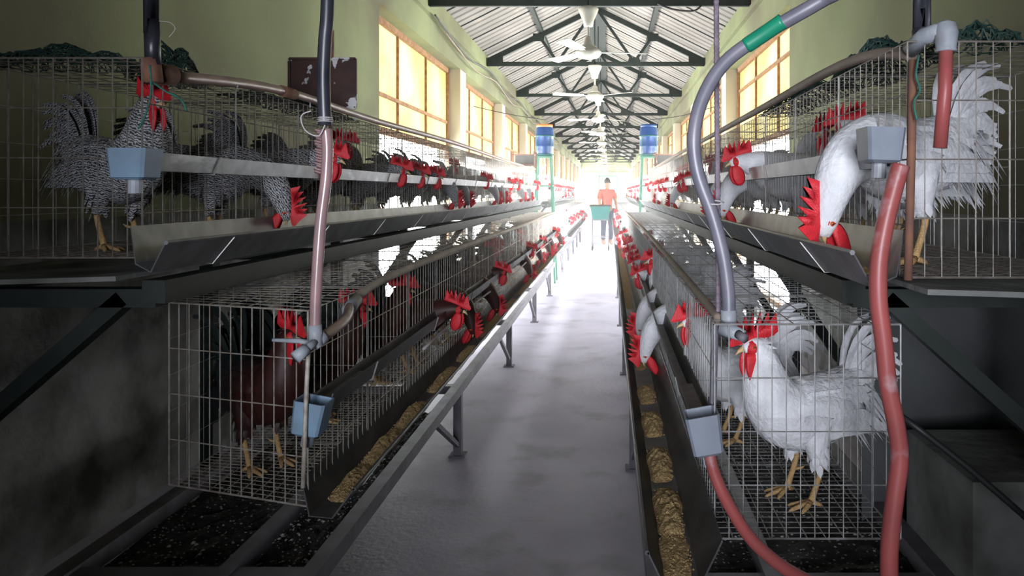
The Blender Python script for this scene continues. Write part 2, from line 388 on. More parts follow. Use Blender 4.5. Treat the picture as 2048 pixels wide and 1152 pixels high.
# ------------------------------------------------------------------ ceiling fans
def fan(first=None, y=0, rot=0, i=0):
    lab = ('ivory ceiling fan with glossy round motor, nearest to the camera' if i == 0 else
           'ivory ceiling fan, second along the ridge from the camera' if i == 1 else
           'ivory ceiling fan, third along the ridge from the camera' if i == 2 else
           'ivory ceiling fan, fourth along the ridge from the camera' if i == 3 else
           'small distant ivory ceiling fan beyond the fourth fan under the ridge')
    if first is None:
        o = empty('ceiling_fan')
        b = MB(); b.tube([(0, 0, .02), (0, 0, ZR - 2.76)], .009, 8); b.build('hanger_rod', M['steel_green'], o)
        b = MB(); b.tube([(0, 0, .10), (0, 0, .30)], .014, 10); b.build('down_rod', M['white_fan'], o)
        b = MB(); b.lathe((0, 0, .35), [(.02, -.10), (.045, -.095), (.05, -.05), (.085, .03), (.10, .07), (.09, .085), (.02, .09)], 18); b.build('canopy_cup', M['white_fan'], o, True)
        b = MB(); b.lathe((0, 0, 0), [(.015, .16), (.035, .14), (.045, .08), (.08, .055), (.05, .04)], 18); b.build('rod_bell', M['white_fan'], o, True)
        b = MB(); b.lathe((0, 0, 0), [(.02, .05), (.09, .045), (.125, .01), (.128, -.01), (.10, -.045), (.04, -.06), (.01, -.062)], 28); b.build('motor_housing', M['white_fan'], o, True)
        for k in range(3):
            a = k * 2 * math.pi / 3; c_, s_ = math.cos(a), math.sin(a)
            def P(r, t, z): return (r * c_ - t * s_, r * s_ + t * c_, z)
            b = MB(); b.prism([P(.10, -.02, .0), P(.10, .02, .0), P(.2, .03, .004), P(.2, -.03, .0)], (0, 0, .006))
            b.prism([P(.18, -.05, -.004), P(.18, .05, .010), P(.60, .065, .014), P(.62, 0, .004), P(.60, -.065, -.008)], (0, 0, .006)); b.build('fan_blade', M['white_fan'], o)
        register(o)
    else: o = copy_tree(first)
    o.location = (-.2, y, 2.70); o.rotation_euler = (0, 0, rot)
    tag(o, lab, 'ceiling fan', 'ceiling fans under the ridge')
    return o
f0 = fan(None, 7.15, .15, 0)
for i in range(1, 14): fan(f0, 7.15 + 3.25 * i, .15 + 1.3 * i, i)

# ------------------------------------------------------------------ stands (frames under the cages)
def lower_stand(name_lab, xa, xb, xm, y0, y1, legs, ybar):
    """xa aisle-side rail, xb rear rail, xm middle rail"""
    o = empty('steel_stand', ((xa + xb) / 2, y0, 0)); ox = (xa + xb) / 2
    S = M['stand']; s = 1 if xb > xa else -1; z = .345
    for x, wd in ((xa, .045), (xm, .04), (xb, .05)):
        b = MB(); b.bar((x - ox, 0, z), (x - ox, y1 - y0, z), wd, .05); b.build('rail', S, o)
    for y in ybar:
        b = MB(); b.bar((xa - ox, y - y0, z - .004), (xb - ox, y - y0, z - .004), .05, .04); b.build('cross_bar', S, o)
    for y in legs:
        for x in (xa, xb):
            b = MB(); b.bar((x - ox, y - y0, 0), (x - ox, y - y0, z), .042, .042, (0, 1, 0))
            b.box((x - ox - .04, y - y0 - .04, 0), (x - ox + .04, y - y0 + .04, .008)); b.build('leg', S, o)
        b = MB(); b.bar((xa - ox, y - y0 - .55, z), (xa - ox, y - y0 - .02, .06), .022, .022); b.build('brace', S, o)
    tag(o, name_lab, 'stand')
    return o
LEGS = [3.8, 5.75, 7.7, 9.65]
lower_stand('grey steel stand under the lower cages of dark roosters, left of the aisle', -.775, -1.42, -1.0, 1.2, 10.4, LEGS, [1.93, 3.8, 5.75, 7.7, 9.65])
lower_stand('grey steel stand under the lower cages of white roosters, right of the aisle', .12, .86, .42, .9, 10.6, [3.62, 5.5, 7.5, 9.5], [1.9, 3.62, 5.5, 7.5, 9.5])
lower_stand('distant thin-legged stand beyond the blue barrels, left of the aisle', -.79, -1.42, -1.0, 12.4, 21, [12.5, 14.4, 16.3, 18.2, 20.1], [12.5, 20.9])
lower_stand('distant thin-legged stand beyond the blue barrels, right of the aisle', .16, .86, .42, 12.4, 21, [12.5, 14.4, 16.3, 18.2, 20.1], [12.5, 20.9])

def upper_stand(lab, xf, xp, xw, y0, y1, ys):
    o = empty('bracket_stand', (xp, y0, 0)); S = M['steel_green']
    b = MB(); b.bar((xf - xp, 0, 1.135), (xf - xp, y1 - y0, 1.135), .05, .05); b.build('front_rail', S, o)
    b = MB(); b.bar((xw - xp, 0, 1.135), (xw - xp, y1 - y0, 1.135), .05, .05); b.build('rear_rail', S, o)
    for y in ys:
        pz = xw - xp
        b = MB(); b.bar((pz, y - y0, 0), (pz, y - y0, 1.12), .05, .05, (0, 1, 0)); b.build('post', S, o)
        b = MB(); b.bar((xf - xp, y - y0, 1.12), (xw - xp, y - y0, 1.12), .045, .04); b.build('cross_bar', S, o)
        b = MB(); sg = 1 if xw > xf else -1; b.bar((xf - xp + sg * .075, y - y0, 1.12), (xw - xp, y - y0, .48 if y > 1.7 else .74), .035, .045, (0, 1, 0)); b.build('diagonal_strut', S, o)
    tag(o, lab, 'stand')
YS = [1.63, 2.78, 4.08, 5.4, 6.7, 8.0, 9.3, 10.5]
upper_stand('dark green bracket stand carrying the upper cages of barred roosters, left side', -.985, -1.30, -1.5, 1.60, 10.6, YS)
upper_stand('dark green bracket stand carrying the upper cages of white roosters, right side', .53, .86, 1.03, 1.60, 10.6, YS)
upper_stand('distant bracket stand under the upper cages beyond the blue barrels, left side', -.985, -1.30, -1.5, 12.3, 21, [12.4, 15, 17.6, 20.2])
upper_stand('distant bracket stand under the upper cages beyond the blue barrels, right side', .53, .86, 1.03, 12.3, 21, [12.4, 15, 17.6, 20.2])

# droppings beds under the lower cages
def bed(lab, xa, xb, y0, y1, seed, z=.315):
    rnd = random.Random(seed); b = MB(); nx, ny = 14, int((y1 - y0) / .05)
    if ny > 170: ny = 170
    vs_ = [(xa + (xb - xa) * i / nx, y0 + (y1 - y0) * j / ny, z + rnd.uniform(-.012, .014)) for j in range(ny + 1) for i in range(nx + 1)]
    fs = [(j * (nx+1) + i, j * (nx+1) + i + 1, (j+1) * (nx+1) + i + 1, (j+1) * (nx+1) + i) for j in range(ny) for i in range(nx)]
    if xb < xa: fs = [f[::-1] for f in fs]
    b.add(vs_, fs); b.box((min(xa, xb), y0, z - .04), (max(xa, xb), y1, z - .025))
    o = b.build('droppings_bed', M['manure'], smooth=False); tag(o, lab, 'droppings', kind='stuff')
    b = MB()
    for k in range(900):
        y = y0 + (rnd.random() ** 2.2) * (y1 - y0); x = rnd.uniform(xa, xb); r = rnd.uniform(.002, .0085) if rnd.random() < .35 else rnd.uniform(.0015, .004)
        a = rnd.random() * 3; ca, sa = math.cos(a) * r, math.sin(a) * r
        zz = z + .012 + rnd.uniform(0, .004)
        b.add([(x-ca, y-sa, zz), (x+sa, y-ca, zz+.002), (x+ca, y+sa, zz), (x-sa, y+ca, zz+.001), (x, y, zz + r * .7)], [(0,1,4),(1,2,4),(2,3,4),(3,0,4)])
    o2 = b.build('pale_bits', M['bit']); tag(o2, 'pale shell bits scattered over the ' + lab.split(' ', 1)[1], 'litter', kind='stuff')
bed('dark droppings bed under the lower cages, left of the aisle', -1.0, -1.40, 1.22, 10.3, 3)
bed('narrow droppings strip between the two front rails, left of the aisle', -.80, -.985, 1.22, 3.5, 7)
bed('dark droppings bed under the lower cages, right of the aisle', .15, .84, .95, 10.5, 4)
b = MB(); b.box((-1.75, 1.05, 0), (-.75, 1.20, .30)); 
tag(b.build('concrete_kerb', M['concrete']), 'low concrete kerb block at the near end of the left stand', 'kerb')

# boards that catch droppings below the upper cages
for lab, xa, xb, y0, y1 in (('dark sloping dropping board under the upper cages, left side', -1.0, -1.52, 1.5, 10.4), ('dark sloping dropping board under the upper cages, right side', .56, 1.05, 1.3, 10.4)):
    b = MB(); b.prism([(xa, y0, 1.17), (xb, y0, 1.155), (xb, y0, 1.165), (xa, y0, 1.18)], (0, y1 - y0, 0))
    tag(b.build('dropping_board', M['wall_low']), lab, 'board')

# ------------------------------------------------------------------ cages
def grille(o, name, c00, c10, c01, c11, nu, nv, r=.001, m='wire', rim=.002, skipv=None):
    """wires on a bilinear patch: nu gaps along u (c00->c10), nv gaps along v"""
    c00, c10, c01, c11 = map(Vector, (c00, c10, c01, c11)); b = MB()
    for i in range(nu + 1):
        t = i / nu; b.wire(c00.lerp(c10, t), c01.lerp(c11, t), rim if i in (0, nu) else r)
    for j in range(nv + 1):
        t = j / nv; b.wire(c00.lerp(c01, t), c10.lerp(c11, t), rim if j in (0, nv) else r)
    return b.build(name, M[m], o)
def bank(lab, group, xf, xb, z0, z1, y0, y1, cell=.42, skew=0, m='wire', fine=1, zfb=0):
    o = empty('battery_cage', (xf, y0, z0)); O = Vector((xf, y0, z0)); H = z1 - z0; W = xb - xf; L = y1 - y0; m2 = 'wire_w'
    def P(u, y, z): return Vector((W * u, y + skew * u * max(0, 1 - y / .5), z))
    q = fine
    # front with openings for the heads: bars upright, three rails
    b = MB(); n_ = int(L / (.038 * q))
    for i in range(n_ + 1): 
        y = L * i / n_; b.wire(P(0, y, 0), P(0, y, H), .0013 * (1 + .25 * (q - 1)))
    for z in (0, .10, H * .5, H - .10, H): b.wire(P(0, 0, z), P(0, L, z), .0018)
    b.build('front_grille', M[m], o)
    grille(o, 'rear_grille', P(1, 0, 0), P(1, L, 0), P(1, 0, H), P(1, L, H), int(L / (.08 * q)), 5, m=m2)
    b = MB(); n_ = int(L / (.05 * q))
    for i in range(n_ + 1):
        y = L * i / n_; b.wire(P(0, y, H), P(1, y, H))
    for k in range(8): b.wire(P(k / 7, 0, H), P(k / 7, L, H), .0014)
    b.build('top_grille', M[m], o)
    b = MB(); n_ = int(L / (.026 * q))
    for i in range(n_ + 1):
        y = L * i / n_; b.wire(P(0, y, 0), P(1, y, 0))
    for k in range(11): b.wire(P(k / 10, 0, 0), P(k / 10, L, 0), .0015)
    b.build('floor_grille', M[m], o)
    grille(o, 'end_grille', P(0, 0, 0), P(1, 0, 0), P(0, 0, H), P(1, 0, H), 13, 4, .0014, m, .0021)
    n_ = int(round(L / cell))
    for i in range(1, n_ + 1):
        y = L * i / n_
        grille(o, 'divider', P(0, y, 0), P(1, y, 0), P(0, y, H), P(1, y, H), 5, 2, m=m2)
    tag(o, lab, 'cage', group)
    return o
bank('wire battery cage bank holding the dark roosters, lower tier left of the aisle', None, -.70, -1.10, .62, 1.075, 1.72, 10.3, skew=.13)
bank('wire battery cage bank holding the barred roosters, upper tier on the left', None, -1.047, -1.48, 1.204, 1.652, 1.66, 10.4, m='wire_d')
bank('wire battery cage bank ending at the profiled white rooster, lower tier right', None, .223, .615, .62, 1.072, 1.56, 10.5, m='wire_w')
bank('wire battery cage bank whose white end rooster leans out, upper tier right', None, .573, 1.0, 1.187, 1.64, 1.42, 10.4, m='wire_d')
bank('distant pale wire cage bank beyond the blue barrels, lower tier left', None, -.70, -1.10, .62, 1.075, 12.5, 20.9, fine=2.5, m='wire_w')
bank('distant pale wire cage bank beyond the blue barrels, upper tier left', None, -1.047, -1.48, 1.204, 1.652, 12.5, 20.9, fine=2.5, m='wire_w')
bank('distant pale wire cage bank beyond the blue barrels, lower tier right', None, .223, .615, .62, 1.072, 12.5, 20.9, fine=2.5, m='wire_w')
bank('distant pale wire cage bank beyond the blue barrels, upper tier right', None, .573, 1.0, 1.187, 1.64, 12.5, 20.9, fine=2.5, m='wire_w')

# ------------------------------------------------------------------ feed troughs
def trough(lab, prof, y0, y1, m='galv', sag=.0, clip_m='wire_w', cut=.0):
    """prof: open profile in (x,z) from cage side to aisle lip; sheet given thickness, clips wrapped round it"""
    o = empty('feed_trough', (prof[0][0], y0, prof[0][1])); ox, oz = prof[0]
    th = .0025
    ins = []
    cx = sum(p[0] for p in prof) / len(prof)
    ins = [(p[0] + (th if p[0] < cx else -th), p[1] + th) for p in prof]
    loop = prof + ins[::-1]
    b = MB(); L = y1 - y0; rg = []
    for k in range(13):
        t = k / 12; sg = -sag * math.sin(math.pi * t)
        rg.append([Vector((x - ox, L * t + (cut * (x - ox) if k == 0 else 0), z - oz + sg)) for x, z in loop])
    b.rings(rg); b.build('trough_sheet', M[m], o)
    # rolled lip along the aisle side
    lx, lz = prof[-1]; b = MB(); b.tube([(lx - ox, cut * (lx - ox), lz - oz), (lx - ox, L, lz - oz)], .005, 6); b.build('rolled_lip', M[m], o)
    y = .12
    while y < L and y < 9:
        b = MB()
        pts = [(x - ox, y + (.05 if i > len(prof) - 3 else 0), z - oz) for i, (x, z) in enumerate(prof)]
        sx = 1 if prof[-1][0] > prof[0][0] else -1
        pts = [(p[0], p[1] + .02 * i, p[2] - .004) for i, p in enumerate(pts)]
        b.tube(pts, .0018, 4); b.build('wire_clip', M[clip_m], o); y += .62
    tag(o, lab, 'trough'); return o
PL_L = [(-.708, .69), (-.69, .605), (-.635, .600), (-.585, .668)]
PL_R = [(.216, .69), (.175, .605), (.105, .600), (.072, .668)]
PU_L = [(-1.035, 1.275), (-1.02, 1.195), (-.97, 1.180), (-.925, 1.245)]
PU_R = [(.567, 1.275), (.545, 1.190), (.475, 1.178), (.425, 1.245)]
trough('grey feed trough with yellow grain in front of the dark roosters, lower left', PL_L, 1.70, 10.4, m='galv_dark')
trough('grey feed trough with yellow grain beside the aisle, lower right', PL_R, 1.40, 10.6, m='galv_dark')
trough('long grey feed trough with a cut open end in front of the barred roosters', PU_L, 1.60, 10.4, cut=-.5)
trough('grey feed trough under the white rooster that leans out, upper right', PU_R, 1.42, 10.4, cut=.9)
for lab, p, y0 in (('lower left', PL_L, 12.4), ('lower right', PL_R, 12.4), ('upper left', PU_L, 12.4), ('upper right', PU_R, 12.4)):
    trough('distant feed trough beyond the blue barrels, %s' % lab, p, y0, 20.9, clip_m='wire_w')

# grain lying in the troughs
def grain(lab, xc, w_, z, spans, seed):
    rnd = random.Random(seed); b = MB()
    for y0, y1, h in spans:
        nx, ny = 10, max(6, int((y1 - y0) / .012))
        ny = min(ny, 160); base = len(b.v)
        vs_ = []
        for j in range(ny + 1):
            tj = j / ny; env = math.sin(math.pi * min(1, max(0, tj))) ** .45
            for i in range(nx + 1):
                ti = i / nx * 2 - 1
                e2 = max(0, 1 - abs(ti) ** 2.5)
                ww = w_ * (.55 + .45 * env) * (1 + .12 * math.sin(9 * tj + y0))
                vs_.append((xc + ti * ww / 2, y0 + (y1 - y0) * tj, z + h * env * e2 * (.75 + .5 * rnd.random()) + rnd.uniform(0, .0015)))
        b.add(vs_, [(j*(nx+1)+i, j*(nx+1)+i+1, (j+1)*(nx+1)+i+1, (j+1)*(nx+1)+i) for j in range(ny) for i in range(nx)])
        for k in range(int((y1 - y0) * 900 / max(1, y0 - .3))):
            y = rnd.uniform(y0, y1); x = xc + rnd.uniform(-.42, .42) * w_; r = rnd.uniform(.0015, .003)
            zz = z + h * .8 * max(0, 1 - (abs(x - xc) * 2 / w_) ** 2) * math.sin(math.pi * (y - y0) / (y1 - y0)) ** .45 + .001
            b.add([(x-r, y, zz), (x, y-r, zz), (x+r, y, zz), (x, y+r, zz), (x, y, zz+r*1.4)], [(0,1,4),(1,2,4),(2,3,4),(3,0,4)])
    tag(b.build('grain_feed', M['feed']), lab, 'feed', kind='stuff')
grain('yellow grain feed lying along the lower left trough', -.660, .058, .6035, [(1.78, 2.02, .018), (2.0, 2.32, .022), (2.30, 2.62, .024), (2.75, 3.15, .02), (3.25, 3.6, .012), (3.8, 5.2, .010), (5.4, 10, .008)], 1)
grain('yellow grain feed in separate heaps along the lower right trough', .139, .072, .6035, [(1.42, 1.62, .006), (1.60, 1.86, .022), (1.9, 2.15, .024), (2.25, 2.5, .022), (2.6, 2.85, .016), (3.1, 4.4, .010), (4.7, 10, .008)], 2)
grain('brown grain heap under the beak of the leaning white rooster', .51, .075, 1.181, [(1.46, 1.75, .02), (2.1, 3.2, .01)], 5)

# ------------------------------------------------------------------ water gutters with end cups
def gutter(lab, x, z, w_, h_, y0, y1, m, cup, cupm, dropx=0):
    o = empty('water_gutter', (x, y0, z)); L = y1 - y0
    prof = [(-w_/2, h_), (-w_/2 * .55, .0), (w_/2 * .55, 0), (w_/2, h_)]
    ins = [(a * .86, c + .003) for a, c in prof]; ins[0] = (ins[0][0], h_); ins[3] = (ins[3][0], h_)
    loop = prof + ins[::-1]; b = MB()
    b.rings([[Vector((a + dropx * (1 - t), L * t, c)) for a, c in loop] for t in [k / 10 for k in range(11)]])
    b.build('gutter_channel', M[m], o)
    b = MB(); b.box((-w_/2*.7 + dropx, .02, h_ * .55), (w_/2*.7 + dropx, .3, h_ * .56)); b.build('water_film', M['cup_in'], o)
    for y in [v * .73 + .28 for v in range(int(min(L, 9) / .73))]:
        d = dropx * (1 - y / L)
        b = MB(); b.tube([(-w_/2 - .003 + d, y, h_ + .002), (-w_/2*.55 - .003 + d, y + .012, -.003), (w_/2*.55 + .003 + d, y + .03, -.003), (w_/2 + .003 + d, y + .045, h_ + .002)], .0022, 5); b.build('wire_clip', M['wire_w'], o)
    if cup:
        cx, cz, cw, chh, cd, tilt = cup
        T = Matrix.Translation((cx - x, -cd * .55, cz - z)) @ Matrix.Rotation(tilt, 4, 'Y')
        def V(a, b_, c): return T @ Vector((a, b_, c))
        b = MB()
        rg = []
        for (sx, sy, zz) in ((.30, .34, -.5), (.43, .46, -.42), (.5, .5, .5), (.45, .44, .5), (.36, .36, -.3)):
            rr = .16
            ring = []
            for (qx, qy) in ((1-rr,1),(1,1-rr),(1,-(1-rr)),(1-rr,-1),(-(1-rr),-1),(-1,-(1-rr)),(-1,1-rr),(-(1-rr),1)):
                ring.append(V(qx * sx * cw, qy * sy * cd, zz * chh))
            rg.append(ring)
        b.rings(rg, cap=True); cupo = b.build('end_cup', M[cupm], o)
        b = MB(); b.tube([V(0, 0, -.5 * chh), V(0, 0, -.5 * chh - .028)], .0135, 12); b.build('outlet_spigot', M['fitting'], cupo)
    tag(o, lab, 'gutter'); return o
gutter('grey water gutter with a pale blue end cup, upper left', -1.012, 1.398, .042, .04, 1.56, 10.3, 'galv_water', (-.974, 1.408, .080, .064, .07, 0), 'cup_blue')
gutter('streaked grey water gutter ending in a blue-grey cup, upper right', .537, 1.398, .042, .042, 1.44, 10.3, 'galv_water', (.512, 1.438, .072, .066, .075, R(2)), 'cup_grey')
gutter('dark water gutter with a tilted blue end cup, lower left', -.672, .835, .048, .042, 1.74, 10.3, 'galv_dark', (-.684, .835, .072, .080, .07, R(10)), 'cup_blue')
gutter('dark water gutter with a grey-blue end cup, lower right', .197, .835, .052, .044, 1.60, 10.5, 'galv_dark', (.200, .845, .072, .086, .075, R(-10)), 'cup_grey')
for s, x, z in (('lower left', -.672, .835), ('lower right', .197, .835), ('upper left', -1.012, 1.398), ('upper right', .537, 1.398)):
    gutter('distant water gutter beyond the blue barrels, %s' % s, x, z, .046, .042, 12.6, 20.9, 'galv_water', None, None)

# ------------------------------------------------------------------ pipes, hoses and fittings
def hose(name, lab, cat, pts, r, m, n=12, k=6, extra=None, group=None):
    o = empty(name, tuple(pts[0])); P0 = Vector(pts[0])
    P = [Vector(p) for p in crom([tuple(Vector(p) - P0) for p in pts], k)]
    b = MB(); b.tube(P, r, n); b.build('hose_body' if 'hose' in name else 'pipe_body', M[m], o, True)
    if extra: extra(o, P0)
    tag(o, lab, cat, group); return o
Z = 1.62
def left_hose_extra(o, P0):
    b = MB(); P = [at(x, y, Z) - P0 for x, y in ((652, 258), (655, 300), (652, 360), (642, 440), (636, 520), (632, 590), (630, 655))]
    P = [Vector(p) for p in crom([tuple(p) for p in P], 6)]; b.tube(P, .0122, 12); b.build('mauve_section', M['hose_mauve'], o, True)['label'] = 'mauve lower length of the hose'
    b = MB()
    for dz in (0, .004, .008): 
        c = at(651, 243, Z) - P0 + Vector((0, 0, dz)); b.tube([c + Vector((.0155 * math.cos(a), .0155 * math.sin(a), 0)) for a in [k * .7 for k in range(10)]], .0013, 5)
    P = [at(x, y, Z - .02) - P0 for x, y in ((650, 250), (637, 272), (612, 262), (602, 240), (606, 228), (622, 222))]
    b.tube([Vector(p) for p in crom([tuple(p) for p in P], 4)], .0014, 5); b.build('string_tie', M['string'], o)
hose('drop_hose', 'black hose tied with string, turning mauve lower down, left of the aisle', 'hose', [at(x, y, Z) for x, y in ((668, -1520), (657, -300), (655, 0), (650, 80), (647, 160), (650, 250))], .0142, 'pvc_black', extra=left_hose_extra)
def fit_left(o, P0): pass
# fitting at the end of the left lower pipe
o = empty('pipe_fitting', tuple(at(630, 675, 1.62))); P0 = Vector(o.location)
b = MB(); b.tube([at(630, 650, Z) - P0, at(632, 690, Z) - P0], .0145, 14); b.tube([at(626, 688, Z) - P0, at(648, 672, Z + .02) - P0], .0155, 14); b.build('elbow', M['fitting'], o, True)
b = MB(); b.tube([at(634, 680, Z) - P0, at(606, 704, Z - .05) - P0], .009, 10); b.tube([at(612, 698, Z - .04) - P0, at(590, 716, Z - .06) - P0], .0135, 12); b.build('threaded_spigot', M['fitting'], o, True)
b = MB(); b.tube([at(630, 690, Z) - P0, at(600, 682, Z) - P0, at(545, 680, Z) - P0], [.007, .006, .004], 8); b.build('lever', M['fitting'], o, True)
tag(o, 'grey pipe elbow with a lever and spigot at the end of the brown pipe', 'pipe fitting')
hose('support_rod', 'thin upright rod between the elbow and the tilted blue cup', 'rod', [at(617, 700, 1.66), at(612, 800, 1.66), at(606, 975, 1.66)], .005, 'wire', k=2)
def joint(o, P0):
    b = MB(); P = [Vector(p) - P0 for p in ((-.695, 2.0, 1.052), (-.695, 2.4, 1.085), (-.69, 4.2, 1.095), (-.695, 6.5, 1.085), (-.70, 8.3, 1.10), (-.70, 10.3, 1.085))]; b.tube([Vector(p) for p in crom([tuple(p) for p in P], 6)], .0125, 10); b.build('tan_length', M['tan_light'], o, True)['label'] = 'pale tan length of the pipe'
    b = MB(); c = Vector((-.695, 1.98, 1.045)) - P0; b.tube([c + Vector((0, -.035, -.015)), c + Vector((0, .05, .012))], .019, 12); b.build('grey_socket', M['fitting'], o, True)
hose('water_pipe', 'brown then tan pipe lying along the lower cages of dark roosters', 'pipe', [at(640, 678, 1.64), at(690, 640, 1.80), Vector((-.695, 1.98, 1.045))], .0125, 'copper', extra=joint)
def rib(o, P0): pass
hose('water_pipe', 'dusty tan pipe lying along the lower cages of white roosters', 'pipe', [at(1440, 640, 1.62), (.235, 2.0, 1.085), (.24, 3, 1.088), (.245, 5.2, 1.09), (.235, 8, 1.088), (.23, 10.4, 1.085)], .011, 'pipe_tan')
# shiny brown pipe on the upper left cages, with tee and tape
def tee(o, P0):
    b = MB(); b.tube([at(302, 150, 1.70) - P0, at(345, 150, 1.76) - P0], .024, 12); b.tube([at(300, 118, 1.68) - P0, at(306, 165, 1.68) - P0], .021, 12); b.build('taped_elbow', M['rust'], o, True)
    b = MB(); c = Vector((-1.035, 2.34, 1.672)) - P0; b.tube([c, c + Vector((0, .09, 0))], .018, 12); b.build('pipe_socket', M['rust'], o, True)
    for yy in (2.05, 2.55, 3.0, 3.5):
        b = MB(); b.lathe(Vector((-1.03, yy, 1.652)) - P0, [(.001, .012), (.003, 0), (.004, -.006), (.001, -.012)], 8); b.build('water_drop', M['fitting'], o, True)
hose('water_pipe', 'shiny brown pipe along the top edge of the barred roosters cages', 'pipe', [at(340, 152, 1.76), (-1.035, 2.34, 1.672), (-1.035, 3.3, 1.668), (-1.03, 5, 1.68), (-1.035, 7.5, 1.67), (-1.035, 10.3, 1.675)], .014, 'copper', extra=tee)
def elbow_r(o, P0):
    b = MB(); b.tube([at(1820, 100, 1.46) - P0, at(1850, 72, 1.42) - P0, at(1885, 62, 1.38) - P0], .017, 12); b.lathe(at(1892, 66, 1.38) - P0, [(.004, .024), (.018, .018), (.022, 0), (.018, -.03), (.02, -.034)], 16); b.build('grey_elbow', M['fitting'], o, True)
    b = MB(); b.tube([at(1892, 90, 1.38) - P0, at(1890, 180, 1.38) - P0, at(1880, 296, 1.38) - P0], .0125, 12); b.build('red_brown_drop', M['hose_red'], o, True)
hose('water_pipe', 'brown pipe with grey elbow along the top edge of the upper right cages', 'pipe', [at(1826, 108, 1.46), (.572, 1.8, 1.662), (.572, 3, 1.665), (.574, 6, 1.668), (.575, 10.3, 1.66)], .0125, 'pipe_tan', extra=elbow_r)
hose('thin_tube', 'thin pale tube clipped under the lower left water gutter', 'tube', [(-.652, 2.6, .80), (-.655, 3.6, .81), (-.65, 5, .795), (-.652, 7, .81), (-.65, 10.2, .80)], .005, 'string', n=6)
# big curved grey hose on the right of the aisle
def green_sleeve(o, P0):
    b = MB(); P = [at(x, y, z_) - P0 for x, y, z_ in ((1566, 42, 1.495), (1528, 68, 1.515), (1492, 92, 1.53))]; b.tube([Vector(p) for p in crom([tuple(p) for p in P], 5)], .0165, 14); b.build('green_sleeve', M['hose_green'], o, True)['label'] = 'green sleeve on the hose'
    c = at(1430, 405, 1.6) - P0
    b = MB(); b.tube([c + Vector((.019 * math.cos(a), .019 * math.sin(a), .004 * math.sin(a))) for a in [k * .7 for k in range(10)]], .0016, 5); b.build('string_tie', M['string'], o)
hose('curved_hose', 'thick grey hose with a green sleeve curving down beside the aisle', 'hose',
     [at(2250, -560, 1.9), at(1980, -270, 1.65), at(1720, -50, 1.46), at(1640, 3, 1.47), at(1528, 68, 1.515), at(1450, 125, 1.55), at(1406, 195, 1.58), at(1388, 270, 1.6), at(1395, 345, 1.6), at(1425, 430, 1.6), at(1446, 510, 1.6), at(1456, 580, 1.6), at(1458, 630, 1.6)], .0152, 'pvc_grey', extra=green_sleeve)
o = empty('pipe_fitting', tuple(at(1458, 640, 1.6))); P0 = Vector(o.location)
b = MB(); b.tube([at(1457, 620, 1.6) - P0, at(1458, 655, 1.6) - P0], .0172, 14); b.tube([at(1445, 655, 1.6) - P0, at(1488, 672, 1.57) - P0], [.019, .012], 14); b.build('elbow', M['fitting'], o, True)
b = MB(); b.tube([at(1476, 668, 1.57) - P0, at(1490, 678, 1.55) - P0], .010, 10); b.build('spigot', M['stand'], o, True)
tag(o, 'grey pipe elbow where the thick grey hose meets the lower right cages', 'pipe fitting')
# ribbed rod
o = empty('ribbed_rod', tuple(at(1436, 640, 1.66))); P0 = Vector(o.location)
b = MB(); top, bot = at(1422, -1480, 1.66) - P0, at(1437, 640, 1.66) - P0
nn = 460; b.tube([bot.lerp(top, k / nn) for k in range(nn + 1)], [.0056 if k % 2 else .0068 for k in range(nn + 1)], 8); b.build('rod_body', M['rebar'], o)
b = MB(); b.tube([at(1430, 650, 1.62) - P0, at(1426, 800, 1.62) - P0, at(1424, 830, 1.62) - P0], .008, 8); b.build('lower_strap', M['pvc_grey'], o)
tag(o, 'thin ribbed upright rod beside the curving grey hose', 'rod')
# red hoses on the right
hose('red_hose', 'faded red hose hanging from the upper right cup to the floor', 'hose',
     [at(x, y, 1.30) for x, y in ((1802, 330), (1790, 370), (1772, 440), (1758, 520), (1757, 600), (1768, 690), (1776, 770), (1792, 850), (1799, 915), (1790, 990), (1780, 1080), (1778, 1160), (1780, 1400))], [.0158] * 73, 'hose_red')
hose('red_hose', 'faded red hose curving down from the lower right grey cup', 'hose',
     [at(x, y, z_) for x, y, z_ in ((1418, 905, 1.55), (1430, 950, 1.53), (1455, 1005, 1.5), (1500, 1075, 1.45), (1560, 1130, 1.4), (1650, 1190, 1.33), (1760, 1330, 1.3))], .0125, 'hose_red')
# big suspension pipes at the near corners
for lab, pts, zz, r in (('black suspension pipe at the corner of the upper left cages', ((303, -1480), (303, -70), (304, 40), (306, 130)), 1.68, .0165),
                        ('dark suspension pipe behind the grey elbow, upper right', ((1843, -1680), (1843, -70), (1843, 20), (1840, 90)), 1.5, .018)):
    hose('hanging_pipe', lab, 'pipe', [at(x, y, zz) for x, y in pts], r, 'pvc_black', k=2)
hose('corner_post', 'dark upright post at the near corner of the upper right cages', 'post', [at(1826, 120, 1.40), at(1822, 330, 1.40), at(1816, 560, 1.40)], .008, 'rust', k=2)
# plate with rod
o = empty('metal_plate', tuple(at(646, 214, 3.0))); P0 = Vector(o.location)
b = MB(); a_, c_ = at(580, 118, 3.0) - P0, at(712, 216, 3.0) - P0; b.box((a_.x, -.004, c_.z), (c_.x, .004, a_.z)); b.build('plate_sheet', M['plate'], o)
b = MB()
for q in ((a_.x, a_.z, c_.x, a_.z), (a_.x, c_.z, c_.x, c_.z), (a_.x, a_.z, a_.x, c_.z), (c_.x, a_.z, c_.x, c_.z)): b.bar((q[0], -.006, q[1]), (q[2], -.006, q[3]), .01, .01)
b.build('folded_rim', M['plate'], o)
b = MB(); b.bar(at(664, 60, 3.02) - P0, at(660, 340, 3.02) - P0, .014, .014); b.build('square_rod', M['rust'], o)
tag(o, 'dark rusty square plate with flaking white spots on a thin rod', 'plate')
